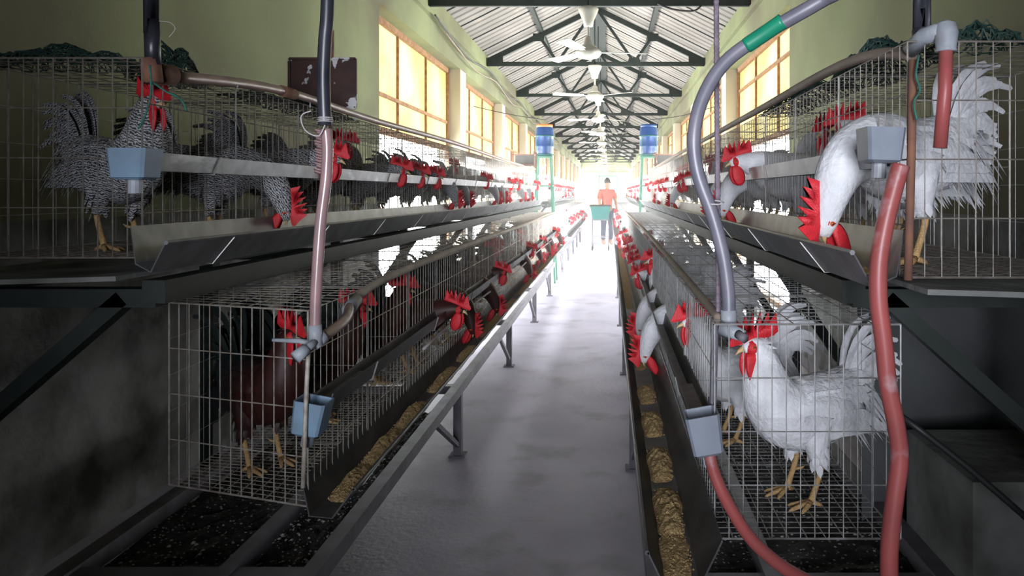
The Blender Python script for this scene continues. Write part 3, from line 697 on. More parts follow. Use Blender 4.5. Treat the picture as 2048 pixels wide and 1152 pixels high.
# ribbed wrap on left hose
o = empty('netting_sleeve', tuple(at(643, 290, 1.66))); P0 = Vector(o.location); rnd = random.Random(8); b = MB()
for k in range(16):
    c = at(643 + rnd.uniform(-3, 3), 262 + k * 5.5, 1.66) - P0; b.tube([c + Vector((.012 * math.cos(a), .012 * math.sin(a), .002 * math.sin(2 * a))) for a in [j * .8 for j in range(9)]], .0022, 5)
b.build('net_rings', M['hose_mauve'], o); tag(o, 'pinkish netting sleeve wrapped beside the mauve hose', 'netting')

def rope(lab, pts, y, r=.0022, m='rope_green', cat='rope', name='rope'):
    P = [at(px, py, y) for px, py in pts]; P0 = P[0]
    b = MB(); b.tube([Vector(p) for p in crom([tuple(p - P0) for p in P], 5)], r, 5)
    tag(b.build(name, M[m], None, True, loc=P0), lab, cat)
rope('green nylon rope hanging from the corner of the upper left cages', [(300, 130), (302, 180), (296, 215), (284, 245), (276, 258)], 1.62)
rope('short green rope end knotted over the upper left cage wires', [(306, 165), (335, 185), (352, 192), (366, 205), (373, 222)], 1.62)
rope('pale wire curl above the upper left cage corner', [(318, 42), (340, 45), (350, 58), (338, 74)], 1.66, .0008, 'string', 'wire', 'wire_curl')
rope('green rope wound down the near corner post, upper right', [(1838, 110), (1832, 150), (1840, 180), (1828, 205), (1834, 240)], 1.37)

# ------------------------------------------------------------------ crumpled netting on the cages
def netting(lab, c, L, W, H, seed, dirv=(0, 1), n=(26, 12), hump=1.0, r=.0016):
    rnd = random.Random(seed); b = MB(); nx, ny = n; pts = []
    dx, dy = Vector(dirv).normalized(); c = Vector(c)
    for j in range(ny + 1):
        row = []
        for i in range(nx + 1):
            u = i / nx; v = j / ny * 2 - 1
            h = H * (math.sin(math.pi * u) ** .6) * math.sqrt(max(0, 1 - v * v)) ** hump
            h *= .8 + .3 * math.sin(u * 13 + seed) * math.cos(v * 4 + seed)
            along = (u - .5) * L; ac = v * W / 2
            row.append(Vector((dx * along - dy * ac, dy * along + dx * ac, h)) + Vector((rnd.gauss(0, .004), rnd.gauss(0, .004), abs(rnd.gauss(0, .005)))))
        pts.append(row)
    for j in range(ny + 1):
        for i in range(nx + 1):
            if i < nx: b.wire(pts[j][i], pts[j][i+1], r)
            if j < ny: b.wire(pts[j][i], pts[j+1][i], r)
            if i < nx and j < ny and (i + j) % 2: b.wire(pts[j][i], pts[j+1][i+1], r)
    tag(b.build('netting', M['net'], loc=c), lab, 'netting')
netting('dark green netting roll along the edge of the upper left cages', (-1.33, 1.80, 1.652), .36, .12, .05, 1, (1, .1), (34, 14))
netting('dark green netting heaped in a round hump on the upper left cages', (-1.22, 2.05, 1.652), .16, .22, .105, 2, (1, .3), (26, 18))
netting('flat dark netting trailing along the top of the upper left cages', (-1.15, 2.75, 1.652), .9, .16, .03, 3, (-.02, 1), (50, 10))
netting('spiky dark green netting heaped on the upper right cages', (.68, 1.86, 1.645), .42, .16, .085, 4, (.05, 1), (38, 16), r=.002)
netting('dark netting draped further along the upper right cages', (.66, 2.5, 1.645), .8, .14, .05, 5, (0, 1), (46, 10))
netting('small dark netting clump beside the grey elbow, upper right', (.74, 1.50, 1.64), .16, .12, .05, 6, (1, .1), (18, 12))

# ------------------------------------------------------------------ tarp and slab at the lower right
rnd = random.Random(5)
def sheet(lab, a, bq, c, d, amp, seed, nu=24, nv=16, name='hanging_tarp', m='tarp', cat='tarp'):
    a, bq, c, d = map(Vector, (a, bq, c, d)); n1 = (bq - a).cross(c - a).normalized(); b = MB(); F_, G_ = [], []
    for j in range(nv + 1):
        for i in range(nu + 1):
            u, v = i / nu, j / nv
            p = a.lerp(bq, u).lerp(c.lerp(d, u), v)
            off = amp * (math.sin(u * 7 + v * 5 + seed) + .5 * math.sin(u * 15 - v * 9 + seed * 2))
            F_.append(p + n1 * off); G_.append(p + n1 * (off + .003))
    q = nu + 1; N_ = len(F_)
    fs = [(j*q+i, j*q+i+1, (j+1)*q+i+1, (j+1)*q+i) for j in range(nv) for i in range(nu)]
    b.add(F_ + G_, fs + [tuple(N_ + k for k in f[::-1]) for f in fs]); tag(b.build(name, M[m], None, True), lab, cat)
sheet('dusty grey tarp hanging behind the lower right cages', (.80, 2.35, 1.1), (1.55, 2.5, 1.1), (.80, 2.35, .02), (1.55, 2.5, .02), .014, 1)
b = MB(); b.box((.885, 1.80, 0), (1.55, 2.2, .645)); tag(b.build('concrete_block', M['wall_low']), 'low mottled concrete block beside the end of the lower right cages', 'block')
hose('shadow_bar', 'dark thin bar standing in for a strut shadow across the grey tarps, lower right', 'rod', [at(1800, 830, 1.62), at(1930, 930, 1.60), at(2080, 1060, 1.58)], .007, 'black', k=2)  # solid dark bar laid along the line of a strut's shadow

# ------------------------------------------------------------------ roosters
def spikes(n_, L, H, back=.35):
    """outline of a comb in (x,z), x forward"""
    pts = [(-L * .5, 0)]
    for k in range(n_):
        t0 = k / n_; t = (k + .45) / n_
        x = -L * .62 + L * 1.05 * t0; hh = H * (.62 + .38 * math.sin(math.pi * (.15 + .75 * t)))
        pts.append((x, H * (.28 if k else .12)))
        pts.append((-L * .66 + L * 1.05 * t - L * .03, hh))
    pts += [(L * .40, H * .30), (L * .50, H * .05), (L * .46, -H * .08)]
    return pts
def feather(b, base, d, nrm, L, W, curl=0.0, seg=3):
    d = d.normalized(); side = d.cross(nrm).normalized(); nrm = side.cross(d)
    prof = {3: (.5, 1, .8, 0), 5: (.35, .9, 1, .85, .55, 0)}[seg]
    pts = []
    for k in range(seg + 1):
        t = k / seg; c = base + d * (L * t) + nrm * (curl * L * t * t)
        if k == seg: pts.append(c)
        else: pts += [c - side * W * prof[k] / 2, c + nrm * W * .08, c + side * W * prof[k] / 2]
    n_ = len(pts); fs = []
    for k in range(seg - 1):
        a = 3 * k; fs += [(a, a+1, a+4, a+3), (a+1, a+2, a+5, a+4)]
    a = 3 * (seg - 1); fs += [(a, a+1, n_-1), (a+1, a+2, n_-1)]
    b.add(pts, fs)

BODY = [(-.165, .262, .012, .014), (-.140, .250, .036, .036), (-.10, .228, .060, .060), (-.045, .208, .075, .075), (.015, .200, .079, .082), (.065, .212, .070, .078)]
NECKS = {
 'stand': ([(.098, .245, .062, .066), (.112, .282, .051, .054), (.118, .316, .041, .042), (.124, .342, .031, .031), (.138, .359, .023, .023), (.156, .360, .016, .017), (.170, .356, .007, .008)], 0.0),
 'feed': ([(.108, .212, .060, .064), (.142, .198, .050, .052), (.172, .168, .042, .042), (.190, .130, .033, .033), (.199, .097, .025, .025), (.203, .072, .017, .018), (.206, .056, .008, .009)], -R(76)),
 'reach': ([(.105, .228, .060, .063), (.138, .240, .048, .050), (.165, .246, .039, .039), (.188, .250, .030, .030), (.206, .251, .022, .022), (.222, .248, .016, .017), (.236, .242, .007, .008)], -R(12)),
}
HEADS = {'stand': (.146, .359, -R(6)), 'feed': (.200, .088, -R(76)), 'reach': (.211, .250, -R(14))}
PROTO = {}
def make_rooster(pose, colour, detail=2, seed=0):
    rnd = random.Random(hash((pose, colour)) % 1000 if False else seed + len(pose) * 7 + len(colour))
    o = empty('rooster'); pm = M[colour]; tailm = M['darktail'] if colour == 'dark' else pm
    neck, hp = NECKS[pose]
    P = crom([tuple(p) for p in BODY + neck], 3)
    path = [Vector((p[0], 0, p[1])) for p in P]; fr = frames(path)
    nseg = 16 if detail == 2 else 9
    b = MB()
    b.rings([[c + B * (math.cos(2*math.pi*k/nseg) * p[2]) + N * (math.sin(2*math.pi*k/nseg) * p[3]) for k in range(nseg)] for p, c, (T, B, N) in zip(P, path, fr)])
    # thighs
    for s in (-1, 1):
        q = [Vector(v) for v in crom([(.005, s*.040, .20), (.012, s*.048, .155), (.006, s*.046, .118), (.0, s*.042, .092)], 3)]
        n_ = len(q); b.tube(q, [.045 - .032 * (i / (n_ - 1)) ** .8 for i in range(n_)], nseg)
        if detail == 2:
            for k in range(26):
                a = rnd.random() * 6.28; t = rnd.uniform(0, .95); c = q[int(t * (n_ - 1))]; rr = .045 - .032 * t ** .8
                nv = Vector((math.cos(a), math.sin(a), 0)); feather(b, c + nv * rr * .95, Vector((nv.x * .25 - .15, nv.y * .25, -1)), nv, .03, .016)
    if detail == 2:
        nP = len(P)
        for i in range(1, nP - 5):
            T, B, N = fr[i]; p = P[i]; x = p[0]; isneck = i > (len(BODY) - 1) * 3
            cnt = int(9 + 150 * (p[2] + p[3]))
            for k in range(cnt):
                a = 2 * math.pi * (k + rnd.random()) / cnt
                nv = (B * math.cos(a) * p[3] + N * math.sin(a) * p[2]).normalized()
                base = path[i] + B * (math.cos(a) * p[2] * .97) + N * (math.sin(a) * p[3] * .97)
                if isneck: L, W, lift = rnd.uniform(.035, .055), .009, .16
                else: L, W, lift = rnd.uniform(.026, .038), .019, .13
                feather(b, base, -T + nv * (lift + rnd.uniform(-.05, .08)) + Vector((0, 0, -.12)), nv, L, W, -.12)
        # saddle hackles hanging from the back in front of the tail
        for s in (-1, 1):
            for k in range(80):
                x = rnd.uniform(-.155, -.03); base = Vector((x, s * rnd.uniform(.015, .055), .262 + .05 * (-.1 - x) - rnd.uniform(0, .03)))
                feather(b, base, Vector((-.5 - rnd.random() * .3, s * .28, -1.0)), Vector((-.3, s, .4)), rnd.uniform(.08, .145), .010, -.05, 5)
    b.build('body', pm, o, True)
    # wings
    if detail == 2:
        for s in (-1, 1):
            b = MB(); rg = []
            for k in range(9):
                t = k / 8; x = .075 - .19 * t; hh = .050 * math.sin(math.pi * (.12 + .8 * t)) ; zc = .222 - .010 * t
                rg.append([Vector((x, s * (.060 + .014 * math.sin(math.pi * t) - abs(zz) * 15 * abs(zz)) + s * th, zc + zz)) for zz, th in ((-hh, 0), (-hh*.5, .006), (0, .008), (hh*.5, .006), (hh, 0), (hh*.5, -.008), (0, -.01), (-hh*.5, -.008))])
            b.rings(rg)
            for row, (n_, z0_, L) in enumerate(((12, .178, .075), (14, .193, .060), (14, .208, .05), (14, .223, .045), (13, .238, .04), (12, .252, .035))):
                for k in range(n_):
                    x = .082 - .02 * abs(row - 3) - .145 * k / n_ + rnd.uniform(-.004, .004); yy = .079 - .45 * abs(z0_ - .205) - .10 * max(0, x - .03); feather(b, Vector((x, s * yy, z0_)), Vector((-1, s * (.07 + rnd.uniform(0, .06)), -.28)), Vector((0, s, .1)), L, .024, -.06, 5)
            b.build('wing', pm, o, True)
    # tail
    b = MB(); nt_ = 20 if detail == 2 else 7
    for k in range(nt_):
        t = k / (nt_ - 1); s = 1 if k % 2 else -1
        el = R(28 + 62 * t) ; L = (.13 + .07 * t) * rnd.uniform(.85, 1.1)
        base = Vector((-.135 + .02 * t, s * rnd.uniform(0, .018), .250 + .015 * t))
        d = Vector((-math.cos(el), s * rnd.uniform(.05, .22), math.sin(el)))
        pr = []; wd = .022 if detail == 2 else .04
        side = Vector((0, 1, 0)); 
        b2 = []
        seg = 6 if detail == 2 else 3
        for j in range(seg + 1):
            u = j / seg; ang = el - u * u * R(75); 
            if j == 0: c = base.copy()
            else: c = c + Vector((-math.cos(ang), d.y, math.sin(ang))) * (L / seg)
            nv = Vector((math.sin(ang), 0, math.cos(ang))); wv = wd * (.35 + .65 * math.sin(math.pi * min(.93, .12 + .85 * u)))
            b2 += [c + nv * wv * .5, c + side * .004 * s, c - nv * wv * .5]
        fs = []
        for j in range(seg): a = 3 * j; fs += [(a, a+1, a+4, a+3), (a+1, a+2, a+5, a+4)]
        b.add(b2, fs)
    b.build('tail', tailm, o, True)
    # head parts
    hx, hz, pitch = HEADS[pose]
    Hm = Matrix.Translation((hx, 0, hz)) @ Matrix.Rotation(-pitch, 4, 'Y')
    def h(x, y, z): return Hm @ Vector((x, y, z))
    b = MB(); big = 1.0; out = spikes(6, .118, .060) if pose == 'stand' else spikes(6, .105, .058)
    prof = [(x + .002, z + .015) for x, z in out]; n_ = len(prof)
    cen = (-.002, .022)
    for s in (-1, 1):
        vs_ = [h(x, s * (.0012 + 0 * z), z) for x, z in prof]
        inner = [h(cen[0] + (x - cen[0]) * .55, s * .0055, cen[1] + (z - cen[1]) * .5) for x, z in prof]
        ctr = [h(cen[0], s * .0065, cen[1])]
        fs = [(k, (k+1) % n_, n_ + (k+1) % n_, n_ + k) for k in range(n_)] + [(n_ + k, n_ + (k+1) % n_, 2*n_) for k in range(n_)]
        b.add(vs_ + inner + ctr, fs)
    b.rings([[h(x, -.0013, z) for x, z in prof], [h(x, .0013, z) for x, z in prof]], cap=False)
    b.build('comb', M['red'], o, True)
    for s in (-1, 1):
        b = MB(); dn = Hm.to_3x3().inverted() @ Vector((0, 0, -1))
        dn = (dn * .8 + Vector((-.25, 0, -.45))).normalized()
        rg = []
        for k in range(8):
            t = k / 7; c = Vector((.012, s * .010, -.010)) + dn * (.070 * t) + Vector((0, s * .003 * math.sin(math.pi * t), 0)); ww = .006 + .0165 * math.sin(math.pi * (.08 + .82 * t)) ** .8
            if k == 7: ww *= .4
            rg.append([h(*(c + Vector((ww * math.cos(a), .0042 * math.sin(a), 0)))) for a in [2 * math.pi * q / 8 for q in range(8)]])
        b.rings(rg); b.build('wattle', M['red'], o, True)
    if detail >= 1:
        b = MB()
        rg = []
        for k in range(7):
            t = k / 6; r_ = math.sin(math.pi * (.08 + .86 * t)); rg.append([h(-.012 + .036 * t, .0215 * r_ * math.cos(a), .001 + .0185 * r_ * math.sin(a)) for a in [2*math.pi*q/12 for q in range(12)]])
        b.rings(rg); face = b.build('face', M['red'], o, True)
        b = MB(); b.rings([[h(x, w_ * math.cos(a), z + hh * math.sin(a)) for a in [2*math.pi*q/8 for q in range(8)]] for x, z, w_, hh in ((.018, 0, .008, .0085), (.028, .0005, .0065, .0065), (.038, -.003, .004, .004), (.046, -.009, .0008, .0008))]); b.build('beak', M['beak'], face, True)
    if detail == 2:
        for s in (-1, 1):
            b = MB(); b.lathe((0, 0, 0), [(.0004, -.0042), (.003, -.003), (.0042, 0), (.003, .003), (.0004, .0042)], 10); b.v = [tuple(h(.008 + v[0], s * .0195 + v[1], .004 + v[2])) for v in b.v]
            b.cur = 1; b.lathe((0, 0, 0), [(.0002, -.0022), (.0022, 0), (.0002, .0022)], 8); nv_ = 24; b.v[-nv_:] = [tuple(h(.009 + v[0], s * .0225 + v[1], .0045 + v[2])) for v in b.v[-nv_:]]
            b.build('eye', [M['eye'], M['pupil']], face, True)
    if detail >= 1:
        for s in (-1, 1):
            b = MB(); y = s * .043; fx = .020
            q = [(-.002, y, .105), (-.008, y, .085), (.004, y, .05), (fx, y, .014)]
            b.tube([Vector(v) for v in crom(q, 3)], [.0088, .0082, .0078, .0072, .0068, .0068, .0066, .0068, .0075, .0078][:10], 8)
            for a, L in ((-.5, .052), (.02, .062), (.5, .050), (math.pi - .3 * s, .026)):
                ca, sa = math.cos(a), math.sin(a)
                b.tube([Vector((fx, y, .014)), Vector((fx + ca * L * .4, y + sa * L * .4, .0095)), Vector((fx + ca * L * .85, y + sa * L * .85, .005)), Vector((fx + ca * L, y + sa * L, .003))], [.0068, .0058, .0044, .0012], 7)
            b.tube([Vector((-.001, y - s * .004, .055)), Vector((-.012, y - s * .012, .058)), Vector((-.020, y - s * .016, .064))], [.004, .003, .0006], 6)
            b.build('leg', M['shank'], o, True)
    register(o)
    return o
USED = set()
def rooster(pose, colour, x, y, z, yaw, label, group, detail=2, scale=1.0):
    key = (pose, colour, detail)
    if key not in PROTO: PROTO[key] = make_rooster(pose, colour, detail); o = PROTO[key]
    else: o = copy_tree(PROTO[key])
    o.location = (x, y, z + .002); o.rotation_euler = (0, 0, yaw); o.scale = (scale,) * 3
    tag(o, label, 'rooster', group); return o

G1 = 'dark roosters in the lower left cages'; G2 = 'barred roosters in the upper left cages'
G3 = 'white roosters in the lower right cages'; G4 = 'white roosters in the upper right cages'
ORD = ['first', 'second', 'third', 'fourth', 'fifth', 'sixth', 'seventh', 'eighth', 'ninth', 'tenth', 'eleventh', 'twelfth', 'thirteenth', 'fourteenth', 'fifteenth', 'sixteenth', 'seventeenth', 'eighteenth', 'nineteenth', 'twentieth', 'twenty-first', 'twenty-second']
POSE_WORD = {'stand': 'standing tall', 'feed': 'pecking in the trough', 'reach': 'poking its head out'}
def row(side, colour, zf, xf, y0, y1, group, cword, tier, plan, seed):
    """one rooster per cell; plan overrides {cell: (pose, dx, dy, yaw_deg, label, scale)}"""
    rnd = random.Random(seed); n_ = int(round((y1 - y0) / .42)); s = 1 if side == 'right' else -1
    cell = (y1 - y0) / n_; base = math.pi if s > 0 else 0.0
    for k in range(n_):
        yc = y0 + cell * (k + .5)
        if k in plan:
            if plan[k] is None: continue
            pose, dx, dy, yaw, lab, scl = plan[k]
            rooster(pose, colour, xf + s * dx, y0 + cell * k + dy, zf, base + R(yaw), lab, group, 2, scl); continue
        pose = rnd.choice(['feed', 'reach', 'reach', 'stand', 'feed', 'stand'])
        dx = {'feed': .125, 'reach': .15, 'stand': .20}[pose] + rnd.uniform(-.01, .02)
        yaw = rnd.uniform(-22, 22) if pose != 'stand' else rnd.uniform(-45, 45)
        lab = '%s rooster %s, %s %s row, %s cage from the near end' % (cword, POSE_WORD[pose], tier, side, ORD[k])
        rooster(pose, colour, xf + s * dx, yc + rnd.uniform(-.04, .04), zf, base + R(yaw), lab, group, 2 if k < 9 else 1, rnd.uniform(.93, 1.0))
row('left', 'dark', .62, -.70, 1.72, 10.3, G1, 'dark', 'lower', {
    0: ('stand', .225, .25, -36, 'dark reddish rooster with a black tail standing in the end cage behind the elbow', 1.0),
    1: ('stand', .24, .2, 30, 'dark rooster with its red wattle at the bars behind the bent wire flap', .97),
    3: ('reach', .12, .02, -14, 'dark rooster poking its big red comb out just past the bare grain', 1.03),
    4: ('feed', .13, .15, -25, 'dark rooster with its head down beside the biggest red comb', 1.0)}, 11)
row('left', 'barred', 1.204, -1.047, 1.66, 10.4, G2, 'barred', 'upper', {
    0: ('stand', .19, .2, -25, 'barred rooster with a tall red comb standing behind the blue cup', 1.0),
    1: ('feed', .155, .18, 10, 'barred rooster bending its striped neck down into the cut-ended trough', 1.0),
    2: ('reach', .15, .15, -5, 'barred rooster with its red face beside the mauve hose', 1.05)}, 12)
row('right', 'white', .62, .223, 1.56, 10.5, G3, 'white', 'lower', {
    0: ('stand', .245, .20, 24, 'large white rooster in profile with huge red comb standing in the end cage', 1.04),
    1: ('stand', .15, .2, 15, 'white rooster half hidden behind the large white rooster of the end cage', .97),
    5: ('stand', .15, .14, 10, 'grey-white rooster with red comb under the tan pipe', 1.04),
    2: None,
    3: ('feed', .125, .12, 12, 'white rooster bending its red head low over the lower right grain heaps', 1.05),
    4: ('feed', .125, .25, 8, 'white rooster feeding directly behind the one over the lower right grain heaps', 1.02)}, 13)
row('right', 'white', 1.187, .573, 1.42, 10.4, G4, 'white', 'upper', {
    0: ('feed', .10, .27, 28, 'large white rooster leaning out of the end cage to eat from the trough', 1.18),
    1: ('stand', .22, .2, -30, 'white rooster with red comb standing behind the streaked gutter', .97),
    2: ('stand', .24, .2, 35, 'white rooster with red wattles standing second behind the streaked gutter', .97),
    3: ('reach', .13, .10, 12, 'white rooster with dark red comb turned beside the thin ribbed rod', 1.1),
    4: ('feed', .12, .02, 8, 'white rooster bending its neck into the trough beneath the comb beside the rod', 1.05)}, 14)
for side, colour, zf, xf, seed, cword, tier in (('left', 'barred', .62, -.70, 21, 'pale', 'lower'), ('left', 'barred', 1.204, -1.047, 22, 'pale', 'upper'), ('right', 'white', .62, .223, 23, 'white', 'lower'), ('right', 'white', 1.187, .573, 24, 'white', 'upper')):
    rnd = random.Random(seed); s = 1 if side == 'right' else -1
    for k in range(14):
        pose = rnd.choice(['feed', 'reach', 'reach', 'stand'])
        rooster(pose, colour, xf + s * {'feed': .125, 'reach': .15, 'stand': .2}[pose], 12.75 + k * .58 + rnd.uniform(-.05, .05), zf, (math.pi if s > 0 else 0) + R(rnd.uniform(-20, 20)),
                'small far-off %s rooster in the %s %s cages beyond the blue barrels' % (cword, tier, side), 'far-off roosters, %s %s' % (tier, side), 0, .97)

# ------------------------------------------------------------------ barrels on stands
def barrel(x, y, lid, lab, slab, side):
    z0 = 1.90; o = empty('water_barrel', (x, y, z0))
    b = MB(); b.lathe((0, 0, 0), [(.02, 0), (.115, .0), (.128, .02), (.135, .10), (.137, .135), (.142, .145), (.137, .155), (.136, .30), (.142, .31), (.136, .32), (.132, .40), (.12, .44), (.11, .455), (.02, .46)], 28); b.build('barrel_body', M['barrel'], o, True)
    b = MB(); b.lathe((0, 0, .445), [(.02, -.01), (.122, -.01), (.124, .03), (.02, .034)], 28); b.build('barrel_lid', M['orange' if lid else 'barrel'], o, True)
    tag(o, lab, 'barrel')
    t = empty('barrel_stand', (x, y, 0)); S = M['green_stand']
    tops = [(-.10, -.10), (.10, -.10), (.10, .10), (-.10, .10)]; feet = [(-.17, -.22), (.17, -.22), (.17, .22), (-.17, .22)]
    for (a, c), (d, e) in zip(tops, feet):
        b = MB(); b.bar((d, e, 0), (a, c, z0 - .02), .028, .028); b.build('leg', S, t)
    for zz in (.5, 1.0, 1.45):
        f_ = zz / z0; q = [((d + (a - d) * f_), (e + (c - e) * f_)) for (a, c), (d, e) in zip(tops, feet)]
        b = MB()
        for i in range(4): b.bar((*q[i], zz), (*q[(i+1) % 4], zz), .018, .018)
        b.build('rung', S, t)
    b = MB()
    b.box((-.13, -.13, z0 - .025), (.13, .13, z0)); b.build('platform', S, t)
    b = MB()
    for zz in (z0 + .02, z0 + .30): 
        b.tube([Vector((.148 * math.cos(a), .148 * math.sin(a), zz)) for a in [2 * math.pi * k / 24 for k in range(25)]], .007, 5)
    for sx, sy in ((-1, -1), (1, -1), (1, 1), (-1, 1)): b.bar((sx * .107, sy * .107, z0), (sx * .107, sy * .107, z0 + .30), .010, .010)
    b.build('holding_hoop', S, t)
    b = MB(); b.tube([Vector(v) for v in crom([(0, -.05, z0 - .03), (.0, -.06, z0 - .15), (side * .14, -.1, z0 - .35), (side * .25, -.3, 1.72)], 5)], .008, 6); b.build('outlet_tube', M['fitting'], t, True)
    tag(t, slab, 'stand')
barrel(-.975, 11.2, True, 'blue plastic barrel with an orange lid', 'green splayed-leg stand under the orange-lidded blue barrel', -1)
barrel(.60, 11.2, False, 'blue plastic barrel with a blue lid', 'green splayed-leg stand under the blue-lidded barrel', 1)
# grey boxes on top of the upper cages
def cagebox(x, y, w_, h_, lab, frame):
    z = 1.655; o = empty('metal_box', (x, y, z))
    b = MB(); b.box((-w_/2, -.1, .02), (w_/2, .12, h_)); b.build('box_panel', M['box_grey'], o)
    def bb(p, q, nm):
        b = MB(); b.bar(p, q, .014, .014); b.build(nm, M['rust'], o)
    for sx in (-1, 1):
        xx = sx * (w_ / 2 + .01)
        if frame: xx = sx * (w_ / 2 + (.05 if sx < 0 else .01))
        bb((xx, -.11, 0), (xx, -.11, h_ + .04), 'upright'); bb((xx, .13, 0), (xx, .13, h_ + .04), 'upright')
    for zz in (.03, h_): bb((-w_/2 - .05, -.11, zz), (w_/2 + .01, -.11, zz), 'crossbar')
    
    tag(o, lab, 'box')
cagebox(-1.02, 9.0, .22, .15, 'grey metal box in a rusty frame on the upper left cages', True)
cagebox(.71, 9.0, .26, .15, 'grey metal box on the upper right cages below the blue barrel', False)

# ------------------------------------------------------------------ trolley and person
o = empty('feed_trolley', (-.20, 17.5, 0)); zt_, zb_ = 1.03, .72
b = MB(); rg = [[Vector((sx * a, sy * c, z)) for sx, sy in ((1, 1), (-1, 1), (-1, -1), (1, -1))] for a, c, z in ((.19, .26, zb_), (.235, .32, zt_), (.222, .30, zt_), (.18, .25, zb_ + .02))]
b.rings(rg); b.build('tub', M['teal'], o)
b = MB()
for p, q in (((-.24, -.325), (.24, -.325)), ((.24, -.325), (.24, .325)), ((.24, .325), (-.24, .325)), ((-.24, .325), (-.24, -.325))): b.bar((*p, zt_ + .01), (*q, zt_ + .01), .025, .03)
b.build('rim', M['black'], o)
for sx in (-1, 1):
    for sy in (-1, 1):
        b = MB(); b.bar((sx * .19, sy * .25, .10), (sx * .19, sy * .25, zb_ + .02), .025, .025); b.build('leg', M['stand'], o)
        b = MB(); b.v = []; b.lathe((0, 0, -.015), [(.01, 0), (.05, 0), (.05, .03), (.01, .03)], 16)
        b.v = [(sx * .19 + v[2], sy * .25 + v[0], .05 + v[1]) for v in b.v]; b.build('wheel', M['black'], o)
b = MB(); b.bar((-.2, -.25, .3), (.2, -.25, .3), .02); b.bar((-.2, .25, .3), (.2, .25, .3), .02); b.bar((-.2, -.25, zb_ - .01), (.2, -.25, zb_ - .01), .03); b.bar((-.2, .25, zb_ - .01), (.2, .25, zb_ - .01), .03); b.build('frame', M['stand'], o)
tag(o, 'teal feed trolley with a dark rim standing in the aisle', 'trolley')

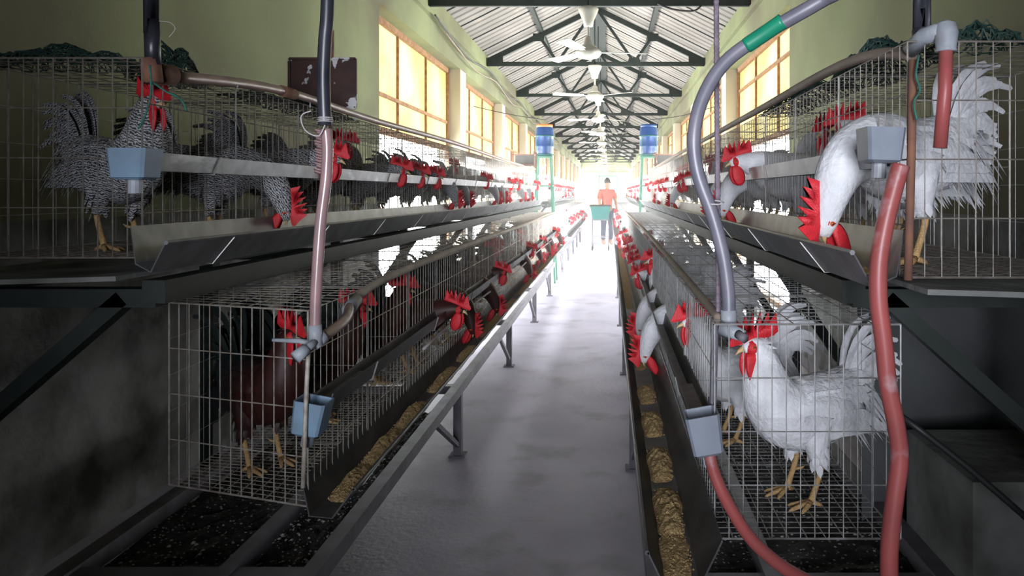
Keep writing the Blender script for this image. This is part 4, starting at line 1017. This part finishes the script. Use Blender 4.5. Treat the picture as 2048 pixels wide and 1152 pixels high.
def person(x, y):
    o = empty('person', (x, y, 0), R(200))
    def skinned(name, m, verts, edges, radii, root=0, sub=2):
        me = D.meshes.new(name); me.from_pydata(verts, edges, []); me.materials.append(m); ob = D.objects.new(name, me); COL.objects.link(ob); ob.parent = o
        md = ob.modifiers.new('skin', 'SKIN'); sk = me.skin_vertices[0].data if me.skin_vertices else None
        if sk is None:
            bpy.context.view_layer.objects.active = ob
            with bpy.context.temp_override(object=ob, active_object=ob): bpy.ops.mesh.customdata_skin_add()
            sk = me.skin_vertices[0].data
        for i, r_ in enumerate(radii): sk[i].radius = (r_, r_) if not isinstance(r_, tuple) else r_; sk[i].use_root = (i == root)
        ss = ob.modifiers.new('sub', 'SUBSURF'); ss.levels = sub; ss.render_levels = sub
        for p in me.polygons: p.use_smooth = True
        return ob
    v = [(0, 0, .92), (0, 0, 1.12), (0, .0, 1.32), (0, .01, 1.42), (0, .015, 1.50), (0, .03, 1.58), (0, .035, 1.66),
         (-.16, 0, 1.38), (-.22, .02, 1.12), (-.20, .16, .92), (-.19, .24, .86), (.16, 0, 1.38), (.22, .02, 1.12), (.20, .16, .92), (.19, .24, .86),
         (-.09, 0, .88), (-.10, .01, .48), (-.10, -.02, .08), (-.10, .10, .04), (.09, 0, .88), (.10, .01, .48), (.10, -.02, .08), (.10, .10, .04)]
    e = [(0,1),(1,2),(2,3),(3,4),(4,5),(5,6),(2,7),(7,8),(8,9),(9,10),(2,11),(11,12),(12,13),(13,14),(0,15),(15,16),(16,17),(17,18),(0,19),(19,20),(20,21),(21,22)]
    r_ = [.12, .11, .12, .06, .055, .085, .075, .055, .045, .035, .028, .055, .045, .035, .028, .09, .06, .045, .035, .09, .06, .045, .035]
    skinned('body', M['skin'], v, e, r_)
    v = [(0, 0, .90), (0, 0, 1.12), (0, 0, 1.33), (0, .005, 1.44), (-.165, 0, 1.38), (-.225, .01, 1.17), (.165, 0, 1.38), (.225, .01, 1.17)]
    skinned('shirt', M['shirt'], v, [(0,1),(1,2),(2,3),(2,4),(4,5),(2,6),(6,7)], [(.165, .12), (.15, .115), (.165, .12), .07, .075, .065, .075, .065])
    v = [(0, 0, .96), (-.09, 0, .86), (-.10, .01, .48), (-.10, -.02, .12), (.09, 0, .86), (.10, .01, .48), (.10, -.02, .12)]
    skinned('trousers', M['trousers'], v, [(0,1),(1,2),(2,3),(0,4),(4,5),(5,6)], [.13, .105, .075, .065, .105, .075, .065])
    b = MB(); rg = []
    for k in range(8):
        t = k / 7; rr = math.sin(math.pi * (.10 + .52 * t)) * .098; rg.append([Vector((rr * math.cos(a) * .92, .018 + rr * math.sin(a), 1.745 - .15 * t)) for a in [2*math.pi*q/16 for q in range(16)]])
    b.rings(rg); b.build('hair', M['hair'], o, True)
    b = MB(); b.lathe((0, .115, 1.60), [(.002, .02), (.012, 0), (.014, -.012), (.002, -.018)], 8); b.build('nose', M['skin'], o, True)
    for s in (-1, 1):
        b = MB(); b.lathe((s * .085, .03, 1.60), [(.003, .03), (.014, .015), (.012, -.015), (.003, -.03)], 8); b.build('ear', M['skin'], o, True)
    tag(o, 'person in a coral shirt with short black hair standing behind the teal trolley', 'person')
person(-.05, 19.0)

# ------------------------------------------------------------------ cables along the left eave
def cable(lab, pts, r, m='black', name='sagging_cable'):
    P0 = Vector(pts[0]); b = MB(); b.tube([Vector(p) for p in crom([tuple(Vector(p) - P0) for p in pts], 6)], r, 6)
    tag(b.build(name, M[m], None, True, loc=P0), lab, 'cable')
pts = []
for k in range(13):
    y = 8.3 + k * 2.0; pts.append((XL + .10, y, 3.34 - (.12 if k % 2 else 0)))
cable('grey cable sagging between the trusses along the left eave', pts, .012, 'box_grey')
cable('thin pale cable below the sagging one on the left eave', [(p[0] + .01, p[1] + .5, p[2] - .09) for p in pts], .008, 'pipe_tan')
cable('dark cable drooping under the topmost tie beam', [(.55, 8.35, 3.48), (.72, 8.36, 3.42), (.95, 8.36, 3.40), (1.05, 8.36, 3.47)], .012)
cable('thin wire crossing from the left wall to the barrel', [(-2.0, 10.9, 2.62), (-1.5, 11.05, 2.52), (-.97, 11.2, 2.45)], .006)
cable('thin wire crossing from the right wall to the barrel', [(1.58, 10.9, 2.62), (1.1, 11.05, 2.5), (.62, 11.2, 2.45)], .006)

# ------------------------------------------------------------------ haze volume added to imitate bloom
m = D.materials.new('bloom_air'); m.use_nodes = True; nt = m.node_tree; nt.nodes.clear()
out = nt.nodes.new('ShaderNodeOutputMaterial'); v = nt.nodes.new('ShaderNodeVolumeScatter'); v.inputs['Density'].default_value = .020; v.inputs['Anisotropy'].default_value = .2
nt.links.new(v.outputs[0], out.inputs['Volume'])
b = MB(); b.box((XL + .01, 2.9, .002), (XR - .01, 11.0, 1.78)); tag(b.build('bloom_haze', m), 'thin bright haze added between the cages to imitate bloom', 'haze', kind='stuff')
